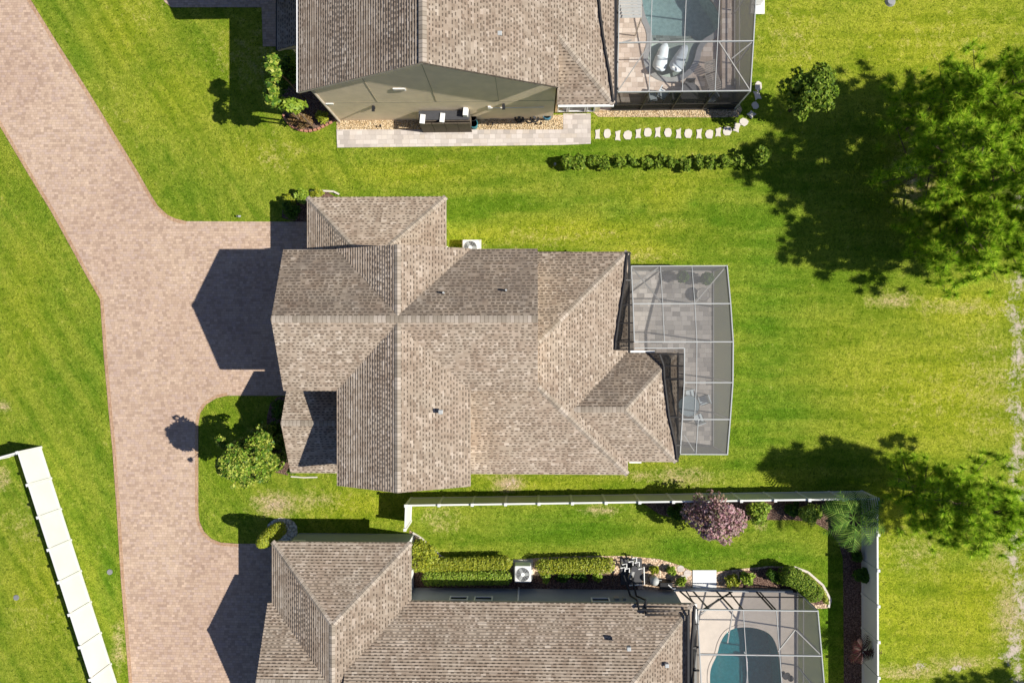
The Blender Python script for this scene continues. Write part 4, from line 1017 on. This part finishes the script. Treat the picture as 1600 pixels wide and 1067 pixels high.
# ------------------------------------------------------------------ stepping stones
stones = [(933.5, 209.5, 7, 15, 0), (948.5, 209, 10, 14, 1), (965, 212, 8, 15, 0), (980.5, 211.5, 12, 13, 1), (997, 209, 8, 15, 0), (1012, 207.5, 11, 13, 1), (1027.5, 207, 8, 15, 0), (1043.5, 207.5, 10, 13, 1),
          (1060, 209, 7.5, 15, 0), (1075, 209, 11, 13, 1), (1092, 209, 8, 15, 0), (1108, 210, 11, 13, 1), (1122, 207, 8, 14, 0), (1136, 205, 12, 13, 1), (1151, 199, 9, 14, 0), (1162, 191, 12, 11, 1), (1174, 179, 10, 10, 0), (1180, 165, 11, 9, 1), (1183, 149, 13, 9, 0), (1185, 135, 13, 10, 1)]
for i, (a, b, w_, h_, k) in enumerate(stones):
    c = P(a, b); W, Hh = w_ / 24.5, h_ / 25.5; pts = []
    rot = 0 if i < 14 else R(-30 * (i - 13)) * .5
    if k == 0: base = [(-.5, -.5), (-.1, -.42), (.5, -.5), (.36, -.1), (.5, .5), (.05, .42), (-.45, .36), (-.34, 0)]
    else: base = [(-.25, -.5), (.3, -.48), (.5, -.1), (.45, .35), (.1, .5), (-.35, .4), (-.5, 0), (-.45, -.3)]
    for x, y in base:
        x, y = x * W * random.uniform(.92, 1.08), y * Hh * random.uniform(.92, 1.08); pts.append((c.x + x * math.cos(rot) - y * math.sin(rot), c.y + x * math.sin(rot) + y * math.cos(rot)))
    o = MB().prism(pts, -.02, .035).build('stepping_stone', 'conc', bevel=.01)
    tag(o, f'{ORD[i]} pale stepping stone counted from the paver path towards the pool cage corner', 'stepping stone', 'stepping stones beside the north pool cage')
o = MB().prism(gp([(1082, 890), (1119, 890), (1119, 918), (1082, 918)]), 0, .06).build('concrete_slab', 'white', bevel=.01)
tag(o, 'pale square concrete slab outside the southern pool cage', 'slab')
for i, (a, b, l) in enumerate(((1063, 888, 'left pale flagstone in the gravel beside the concrete slab'), (1074, 895, 'right pale flagstone touching the concrete slab'), (1068, 903, 'lower pale flagstone beside the concrete slab'))):
    pts = [(P(a, b).x + .23 * math.cos(t + i) * random.uniform(.85, 1.1), P(a, b).y + .2 * math.sin(t + i)) for t in np.linspace(0, 5.6, 8)]
    tag(MB().prism(pts, 0, .04).build('flagstone', 'walk', bevel=.01), l, 'stone')
# ------------------------------------------------------------------ machines
def ac(px, py, label, rz=0, s=.95, h=.85):
    p = P(px, py, h); t = empty('air_conditioner', (p.x, p.y, 0), label, 'air conditioner', None, 0)
    body = MB().box((p.x, p.y, .08 + (h - .08) / 2), (s, s, h - .08)).build('cabinet', 'white', t, bevel=.06)
    MB().box((p.x, p.y, .04), (s + .2, s + .2, .08)).build('pad', 'conc', t)
    top = MB().cyl((p.x, p.y, h - .01), s * .40, .02, 28).build('fan_opening', 'dark', t)
    mb = MB()
    for r in (.10, .18, .26, .34, .4): mb.ring((p.x, p.y, h + .035), s * r, .008, 28, 4)
    for k in range(12):
        a = k * math.pi / 6; mb.bar((p.x + .1 * math.cos(a), p.y + .1 * math.sin(a), h + .035), (p.x + s * .42 * math.cos(a), p.y + s * .42 * math.sin(a), h + .035), .012)
    mb.build('fan_grille', 'alu', t)
    MB().cyl((p.x, p.y, h + .02), s * .12, .03, 18).build('fan_hub', 'white', t)
    mb = MB()
    for k in range(3):
        a = k * 2.09; mb.box((p.x + .22 * math.cos(a), p.y + .22 * math.sin(a), h + .012), (.26, .16, .01), a)
    mb.build('fan_blade', 'alu', t); return t
ac(735, 387, 'white air conditioner against the north eave of the middle house', s=.9)
ac(817, 897, 'white air conditioner standing between two clipped hedges by the bottom house', s=.93)
# pool equipment of the southern house
p = P(985, 897, .4); t = empty('pool_pump', (p.x, p.y, 0), 'grey and black pool pump with white valves beside the bottom house', 'pool equipment')
MB().tube([(p.x, p.y - .25, .35), (p.x + .15, p.y + .25, .35)], .15, 14).build('motor', 'steel', t, smooth=False)
MB().cyl((p.x + .2, p.y + .35, .1), .17, .45, 16).build('strainer', 'dark', t)
MB().box((p.x + .1, p.y + .05, .05), (1.2, 1.5, .06)).build('pad', 'dark', t)
mb = MB()
for a in ((-.45, .6), (-.1, .75), (.25, .7), (.45, .35), (-.3, .35), (.1, .95), (-.55, .4)):
    mb.tube([(p.x + a[0], p.y + a[1], .1), (p.x + a[0], p.y + a[1], .55), (p.x + a[0] + .22, p.y + a[1] + .05, .55), (p.x + a[0] + .22, p.y + a[1] - .2, .5)], .035, 7)
mb.tube([(p.x - .1, p.y - .55, .6), (p.x + .75, p.y - .5, .6), (p.x + .72, p.y + .5, .6)], .035, 7)
mb.build('valve_pipes', 'white', t)
p = P(1023, 908, .5); t = empty('pool_filter', (p.x, p.y, 0), 'white pool filter between the pump and the small shrub by the bottom house', 'pool equipment')
MB().tube([(p.x, p.y, .05), (p.x, p.y, .1), (p.x, p.y, .5), (p.x, p.y, .68), (p.x, p.y, .74)], [.2, .24, .25, .17, .05], 18).build('tank', 'alu', t, smooth=True)
MB().tube([(p.x + .2, p.y, .3), (p.x + .4, p.y, .3), (p.x + .4, p.y - .3, .3)], .035, 7).build('pipe', 'alu', t)
p = P(1040, 914, .4); t = empty('pool_heater', (p.x, p.y, 0), 'black box of pool equipment right of the white filter', 'pool equipment')
MB().box((p.x, p.y, .3), (.7, .4, .55)).build('housing', 'black', t, bevel=.03)
MB().tube([(p.x + .1, p.y + .1, .6), (p.x + .35, p.y - .1, .65), (p.x + .5, p.y - .1, .6)], .03, 7).build('pipe', 'white', t)
# bin enclosure of the north house
b0, b1 = P(654, 204), P(735, 204); hB2 = 1.7
x0, x1 = P(654, 190, hB2).x, P(734, 190, hB2).x; yf, yb_ = 11.85, 12.45
t = empty('bin_enclosure', ((x0 + x1) / 2, yf, 0), 'dark grey lidded enclosure with brown front boards against the beige gable wall', 'enclosure')
MB().box(((x0 + x1) / 2, (yf + yb_) / 2 + .05, hB2 / 2 - .05), (x1 - x0 - .02, yb_ - yf - .15, hB2 - .12)).build('body', 'brown', t)
for k in range(2): MB().box((x0 + (x1 - x0) * (.25 + .5 * k), (yf + yb_) / 2 + .1, hB2), ((x1 - x0) / 2 - .02, yb_ - yf - .1, .04)).build('lid', 'dark', t)
for k in range(4): MB().box((x0 + (x1 - x0) * (k + .5) / 4, yf - .01, hB2 / 2 - .03), ((x1 - x0) / 4 - .03, .05, hB2 - .1)).build('front_board', 'brown', t)
for (px, py, l, s) in ((660, 186, 'white folded panel lying on the left edge of the dark enclosure', (.28, .5, .06)), (691, 184, 'white folded panel lying across the middle of the dark enclosure', (.26, .5, .06)), (728, 177, 'white box standing at the upper right of the dark enclosure', (.26, .42, .35))):
    q = P(px, py, hB2 + .1); tag(MB().box((q.x, q.y, hB2 + .04 + s[2] / 2), s, R(-6)).build('white_box', 'white', bevel=.01), l, 'box')
def tub(px, py, r, h, mat, label, name='tub'):
    q = P(px, py, h); mb = MB()
    mb.tube([(q.x, q.y, .02), (q.x, q.y, h), (q.x, q.y, h), (q.x, q.y, .12)], [r * .85, r, r * .86, r * .75], 20)
    tag(mb.build(name, mat), label, 'tub')
tub(740, 193, .24, .5, 'teal', 'teal round tub at the right foot of the dark enclosure'); tub(739, 184, .2, .55, 'black', 'black round bin just above the teal tub', 'round_bin')
tub(855, 179, .26, .45, 'blue', 'blue round tub near the right end of the beige gable wall')
for px, l in ((811, 'left wheel-shaped black hose reel on the tan gravel'), (835, 'right wheel-shaped black hose reel on the tan gravel')):
    q = P(px, 184, .4); t = empty('hose_reel', (q.x, q.y, 0), l, 'hose reel', 'hose reels on the gravel')
    MB().ring((q.x, q.y, .3), .22, .05, 20, 6).build('hose', 'black', t); MB().cyl((q.x, q.y, .05), .08, .4, 12).build('hub', 'dark', t)
    MB().bar((q.x - .25, q.y, .05), (q.x + .25, q.y, .05), .05).build('foot', 'dark', t)
tag(MB().bar(P(765, 186, .1), P(795, 183, .25), .05).build('garden_tool', 'wood'), 'thin wooden garden tool lying on the gravel by the beige wall', 'tool')
for a, b, l in ((596, 199, 'tiny black path light on the left part of the tan gravel'), (770, 196, 'tiny black path light in the middle of the tan gravel'), (845, 195, 'tiny black path light near the right end of the tan gravel')):
    q = P(a, b); tag(MB().cyl((q.x, q.y, 0), .02, .3, 8).cyl((q.x, q.y, .28), .06, .04, 10).build('path_light', 'black'), l, 'garden light', 'path lights on the gravel')
for a, b, l in ((26, 933, 'small grey valve lid on the lawn left of the diagonal fence'), (172, 893, 'grey utility lid in the grass beside the driveway')):
    q = P(a, b); tag(MB().cyl((q.x, q.y, 0), .16, .05, 14).build('valve_lid', 'steel'), l, 'lid')
q = P(374, 339); tag(MB().cyl((q.x, q.y, 0), .04, .25, 8).box((q.x + .06, q.y, .22), (.22, .08, .06)).build('sprinkler', 'alu'), 'small sprinkler head at the driveway edge near the middle house', 'sprinkler')
q = P(1391, 3); tag(MB().cyl((q.x, q.y, 0), .3, .12, 12, .2).build('rock', 'steel'), 'grey rock on the lawn at the very top edge', 'rock')
# ------------------------------------------------------------------ pools
def poolshape(root_name, pts, deckrect, deckmat, label, cope, copemat, basin, water, depth, deckname='pool_deck', pale=None):
    poly = smooth_poly([Vector(p) for p in pts], 3)
    c = sum(poly, Vector((0, 0))) / len(poly); n = len(poly)
    out = []
    for i in range(n):
        d = (poly[(i + 1) % n] - poly[i - 1]).normalized(); nr = Vector((d.y, -d.x))
        area = sum(poly[k].x * poly[(k + 1) % n].y - poly[(k + 1) % n].x * poly[k].y for k in range(n))
        out.append(poly[i] + nr * cope * (1 if area > 0 else -1))
    x0, y0, x1, y1 = deckrect
    rect = [Vector((x0, y0)), Vector((x1, y0)), Vector((x1, y1)), Vector((x0, y1))]
    def ringmesh(a, b, z, name, mat, z2=None):
        allp = a + b; tris = tessellate_polygon([[p.to_3d() for p in a], [p.to_3d() for p in b]])
        vs = [(p.x, p.y, z) for p in allp]; fs = []
        for t in tris:
            A, B, C = (allp[i] for i in t); fs.append(tuple(t) if (B - A).cross(C - A) > 0 else tuple(reversed(t)))
        mb = MB().add(vs, fs); return mb
    mb = ringmesh(rect, out, .06, 0, 0)
    k = len(mb.v)
    mb.add([(p.x, p.y, .06) for p in rect] + [(p.x, p.y, -.2) for p in rect], [(i + 4, (i + 1) % 4 + 4, (i + 1) % 4, i) for i in range(4)])
    tag(mb.build(deckname, deckmat), kind='structure')
    root = empty('swimming_pool', (c.x, c.y, 0), label, 'pool')
    mb = ringmesh(out, poly, .09, 0, 0)
    mb.add([(p.x, p.y, .09) for p in out] + [(p.x, p.y, .02) for p in out], [(i, (i + 1) % n, (i + 1) % n + n, i + n) for i in range(n)])
    mb.add([(p.x, p.y, .09) for p in poly] + [(p.x, p.y, -.1) for p in poly], [(i, (i + 1) % n, (i + 1) % n + n, i + n) for i in range(n)])
    mb.build('coping', copemat, root)
    mb = MB().add([(p.x, p.y, -.1) for p in poly] + [(p.x, p.y, -depth) for p in poly], [(i + n, (i + 1) % n + n, (i + 1) % n, i) for i in range(n)] + [tuple(range(n, 2 * n))])
    mb.build('basin', basin, root)
    tr = tessellate_polygon([[p.to_3d() for p in poly]])
    MB().add([(p.x, p.y, -.04) for p in poly], [tuple(t) if (poly[t[1]] - poly[t[0]]).cross(poly[t[2]] - poly[t[0]]) > 0 else tuple(reversed(t)) for t in tr]).build('water', water, root)
    return root, poly
pts2 = gp([(1004, -40), (1002, -5), (1007, 26), (1018, 48), (1019, 70), (1011, 92), (1019, 113), (1044, 124), (1069, 117), (1084, 99), (1088, 76), (1098, 62), (1116, 53), (1127, 33), (1120, 12), (1103, -8), (1101, -28), (1112, -50), (1060, -70)])
pool2, _ = poolshape('pool', pts2, D2, 'deckt', 'kidney-shaped pool with two white loungers inside the northern screen cage', .30, 'steel', 'basin', 'water', 1.35, 'pool_deck')
st = MB()      # shelf and steps at the shallow end
s0 = gp([(1015, 66), (1082, 58), (1100, 66), (1092, 95), (1075, 122), (1035, 125), (1013, 108)])
MB().prism(s0, -1.3, -.22).build('sun_shelf', 'conc', pool2)
for k, py in enumerate((58, 51, 44)):
    MB().prism(gp([(1016, py), (1088, py - 8 + 10), (1088, py + 12), (1016, py + 9)]), -1.3, -.42 - k * .25).build('pool_step', 'deckg', pool2)
pts3 = gp([(1112, 1100), (1108, 1060), (1110, 1040), (1120, 1022), (1124, 1003), (1134, 986), (1152, 978), (1180, 979), (1203, 988), (1214, 1008), (1218, 1035), (1221, 1070), (1222, 1110), (1170, 1130)])
pool3, _ = poolshape('pool', pts3, D3, 'deckb', 'teal pool inside the southern screen cage at the bottom edge', .14, 'deckb', 'basin2', 'water2', 1.6, 'pool_deck')
mb = MB(); q = [P(a, b, 0) for a, b in ((1163, 1018), (1167, 1028), (1168, 1045), (1166, 1075))]
mb.tube([Vector((p.x, p.y, -.02)) for p in q], .03, 6); tag(mb.build('pool_hose', 'white'), 'thin white cleaner hose floating on the teal pool', 'hose')
# loungers in the north pool
def pool_lounger(px, py, rz, label):
    t = empty('pool_lounger', (0, 0, 0), label, 'lounger', 'white in-pool loungers')
    prof = [(-.95, .02), (-.75, .26), (-.5, .44), (-.25, .26), (0, .06), (.3, .06), (.6, .34), (.85, .72), (.98, .78)]
    w = [.10, .16, .23, .30, .36, .40, .38, .30, .17]; v = []; f = []
    for (x, z), q in zip(prof, w): v += [(x, -q, z), (x, q, z), (x, q, z - .1), (x, -q, z - .1)]
    for i in range(8):
        a = i * 4
        f += [(a, a + 4, a + 5, a + 1), (a + 3, a + 2, a + 6, a + 7), (a, a + 3, a + 7, a + 4), (a + 1, a + 5, a + 6, a + 2)]
    f += [(0, 1, 2, 3), (35, 34, 33, 32)]
    MB().add(v, f).build('shell', 'cushion', t, smooth=True)
    MB().box((.78, 0, .6), (.22, .4, .08), rot=Matrix.Rotation(-.7, 3, 'Y')).build('headrest', 'white', t, bevel=.03)
    MB().box((-.3, 0, -.02), (.5, .5, .3)).build('foot', 'cushion', t)
    q = P(px, py, .2); t.location = (q.x, q.y, -.02); t.rotation_euler[2] = rz; return t
pool_lounger(1034, 90, R(256), 'left white sun lounger standing in the shallow shelf of the north pool'); pool_lounger(1062, 92, R(245), 'right white sun lounger in the shallow shelf, partly in shadow')
# slatted lounger and table set
def slat_lounger(px, py, rz):
    t = empty('slatted_lounger', (0, 0, 0), 'grey slatted wooden lounger on the deck right of the north pool', 'lounger')
    for k in range(12): MB().box((-.8 + k * .11, 0, .34), (.07, .62, .03)).build('slat', 'wood', t)
    for k in range(6): MB().box((.55 + k * .09, 0, .40 + k * .075), (.07, .62, .03), rot=Matrix.Rotation(-.65, 3, 'Y')).build('slat', 'wood', t)
    for s in (-.33, .33):
        MB().bar((-.88, s, .32), (.55, s, .32), .05).build('rail', 'wood', t)
        for x in (-.75, .5): MB().box((x, s, .16), (.06, .06, .32)).build('leg', 'wood', t)
    q = P(px, py, .35); t.location = (q.x, q.y, Z6); t.rotation_euler[2] = rz
slat_lounger(1115, 128, R(110))
rtable(at(1078, 146, .7), .55, 'dark round dining table near the south screen of the north pool cage', 'dark')
for a, b, r, l in ((1056, 150, R(90), 'chair left of the dark dining table in the north cage'), (1098, 150, R(-90), 'chair right of the dark dining table in the north cage'), (1078, 133, 0, 'chair above the dark dining table in the north cage'),
                   (1036, 146, R(60), 'pale chair near the lower left of the north pool'), (1020, 150, R(100), 'chair closest to the house corner in the north cage'), (1112, 152, R(-60), 'chair beside the foot of the slatted lounger')):
    chair(at(a, b, .6), r, l, 'dark', 'dark' if 'dining' in l else 'cushion')
# louvred panel by the house
t = empty('louvred_cover', P(984, 10, 2.2), 'white louvred shade panel beside the north house wall at the top edge', 'shade'); t.location.z = 0
for k in range(13):
    q = P(984, 26 - k * 5.2, 2.3); MB().box((q.x, q.y, 2.3), (1.25, .145, .03), rot=Matrix.Rotation(.45, 3, 'X')).build('slat', 'alu', t)
for px in (966, 1002):
    a, b = P(px, 28, 2.25), P(px, -40, 2.25); MB().bar(a, b, .06).build('rail', 'fascia', t)
    MB().box((a.x, a.y, 1.1), (.06, .06, 2.2)).build('post', 'fascia', t)
# small rail outside the cage at the top right: white slab with white chair
o = MB().prism(gp([(1176, -20), (1194, -20), (1194, 23), (1172, 23)]), 0, .08).build('concrete_pad', 'white'); tag(o, 'bright white pad outside the north cage at the top edge', 'slab')
t = empty('pad_railing', P(1183, 5), 'grey metal railing standing on the bright white pad', 'railing')
for k in range(7): MB().bar(P(1177 + k * 1.6, 10) + Vector((0, 0, .1)), P(1177 + k * 1.6, 10) + Vector((0, 0, .9)), .02).build('baluster', 'steel', t)
MB().bar(P(1176, 10) + Vector((0, 0, .9)), P(1188, 10) + Vector((0, 0, .9)), .04).build('rail', 'steel', t)
# cage builders for the neighbours ----------------------------------
def cage(label, x0, x1, ys, hs_, cols, sroof, swall, ewall, wallside, loc, black=()):
    root = empty('pool_cage', loc, label, 'screen enclosure')
    for i, (y, h) in enumerate(zip(ys, hs_)):
        member(root, (x0, y, h), (x1, y, h), wd=.08)
        MB().box((x1, y, h / 2), (.07, .07, h)).build('post', 'alu', root)
        if i < len(ys) - 1:
            y2, h2_ = ys[i + 1], hs_[i + 1]
            member(root, (x1, y, h), (x1, y2, h2_), wd=.08); member(root, (x0, y, h), (x0, y2, h2_), wd=.08)
            for x in cols: member(root, (x, y, h), (x, y2, h2_), 'purlin', .05)
            panel(root, [[(x0, y, h), (x1, y, h), (x1, y2, h2_), (x0, y2, h2_)]], sroof)
            panel(root, [[(x1, y, 0), (x1, y2, 0), (x1, y2, h2_), (x1, y, h)]], ewall)
    y, h = ys[0], hs_[0]
    panel(root, [[(x0, y, 0), (x1, y, 0), (x1, y, h), (x0, y, h)]], swall)
    for x in list(cols) + [x0]: MB().box((x, y, h / 2), (.06, .06, h)).build('post', wallside, root)
    member(root, (x0, y, .12), (x1, y, .12), 'base_rail', .08, wallside); member(root, (x0, y, 1.0), (x1, y, 1.0), 'chair_rail', .05, wallside)
    member(root, (x1, ys[0], .12), (x1, ys[-1], .12), 'base_rail', .08, 'beamd'); member(root, (x1, ys[0], 1.0), (x1, ys[-1], 1.0), 'chair_rail', .05, 'beamd')
    return root
ca = cage('screened pool cage of the north house with black lower wall, at the top edge', X(964, 2.85), D2[2], [D2[1], Y(70, 3.3), Y(-25, 3.7), 26.0], [2.85, 3.35, 3.9, 4.2], [X(1014, 2.9), X(1066, 2.9), X(1117, 2.9)], 'scr_roof2', 'scr_blk', 'scr_mid', 'bronze', (8, 18, 0))
xa, xb = X(964, 2.85), D2[2]; y0_, y1_ = D2[1], Y(70, 3.3)
xm1, ym1 = X(998, 3.1), Y(96, 3.1); xm2 = X(1143, 3.1)
for q in (((xa, y0_, 2.85), (X(1014, 2.9), y1_, 3.33)), ((xa + .1, y1_, 3.33), (X(985, 3), Y(69, 3), 3.3)), ((xb, y0_, 2.85), (X(1120, 3), y1_, 3.33)), ((xm2, ym1, 3.1), (xb, y1_, 3.33))): member(ca, q[0], q[1], 'brace', .05, 'beamd')
MB().box(((xa + xb) / 2, y0_ + .02, .35), (xb - xa, .03, .6)).build('kick_plate', 'black', ca)
# raised planter wall along the east side of the north deck
tag(MB().box((D2[2] - .55, 19.5, .25), (.5, 12, .4)).build('planter_wall', 'deckt'), 'low tan stone ledge along the right side of the north pool deck', 'ledge')
prr = [onE(a, b, tE, thE, PT) for a, b in ((958, 160), (953, 120), (945, 76), (939, 35), (935, -5), (932, -40))]
pcc = [Vector((xa, max(p.y, y0_), 3.0 + (p.y - y0_) * .08)) for p in prr]; riser(ca, prr, pcc)
cb = cage('screened cage over the teal pool at the bottom edge, right of the bottom house', X(1090, 2.85), D3[2], [D3[3], Y(1017, 3.3), Y(1085, 3.7), -26.5], [2.85, 3.35, 3.8, 4.1], [X(1162, 2.9), X(1214, 2.9)], 'scr_roof2', 'scr_thin', 'scr_mid', 'bronze', (12, -17, 0))
y0_ = D3[3]; xa, xb = X(1090, 2.85), D3[2]
for a, b in (((X(1060), y0_, .1), (X(1085, 2), y0_, 2.0)), ((X(1088, 1), y0_, .1), (X(1108, 2.8), y0_, 2.8)), ((X(1118, 0), y0_, .1), (X(1146, 2.8), y0_, 2.8)), ((X(1180, 0), y0_, .1), (X(1208, 2.8), y0_, 2.8)), ((X(1146, 0), y0_, .1), (X(1100, 2.8), y0_, 2.8))):
    member(cb, a, b, 'brace', .06, 'bronze')
for a, b in (((X(1146, 2.9), y0_, 2.85), (X(1138, 3.3), Y(1000, 3.2), 3.2)), ((X(1216, 3.3), Y(1012, 3.3), 3.3), (X(1243, 3.1), Y(978, 3.1), 3.1)), ((X(1095, 2.9), Y(955, 2.9), 2.9), (X(1106, 3), y0_, 2.85)), ((X(1243, 3), Y(978, 3), 3.1), (xb, Y(1017, 3.3), 3.33))):
    member(cb, a, b, 'brace', .05, 'beamd')
prr = [onE(a, b, bEe, hB, PM) for a, b in ((1085, 945), (1083, 975), (1080.5, 1010), (1080, 1045), (1080, 1090))]
pcc = [Vector((xa, min(p.y, y0_), 2.95 + (y0_ - p.y) * .1)) for p in prr]; riser(cb, prr, pcc)
tag(MB().box((D3[0] + 3.3, D3[3] + .06, .16), (D3[2] - D3[0] - .3, .12, .3)).build('low_wall', 'stuccob'), 'low blue-grey kerb wall under the north side of the southern pool cage', 'wall')
for a, b, l in ((1227, 1056, 'left round grey stool on the deck right of the teal pool'), (1235, 1059, 'right round grey stool on the deck right of the teal pool')):
    q = P(a, b, .45); t = empty('stool', (q.x, q.y, Z6), l, 'stool', 'grey stools by the teal pool')
    MB().cyl((q.x, q.y, .45), .17, .06, 18).build('seat', 'dark', t); MB().cyl((q.x, q.y, .06), .03, .4, 8).build('leg', 'dark', t); MB().cyl((q.x, q.y, .06), .13, .03, 14).build('foot', 'dark', t)
# plants inside the main cage
def potted(px, py, r, h, mat, label):
    c = at(px, py, h * .6); t = empty('potted_plant', (c.x, c.y, Z6), label, 'potted plant')
    MB().tube([(c.x, c.y, Z6), (c.x, c.y, .42), (c.x, c.y, .42), (c.x, c.y, .36)], [r * .4, r * .55, r * .48, r * .46], 16).build('pot', 'dark', t)
    leaves([(Vector((c.x, c.y, .35 + h * .4)), (r, r, h * .45))], 420, .09, mat, 'foliage', t)
potted(1104, 436, .36, 1.1, 'lf_dark', 'round potted plant in the upper right corner of the grey screened patio'); potted(1066, 433, .33, .9, 'lf_dark', 'potted plant left of the round one at the top of the grey screened patio')
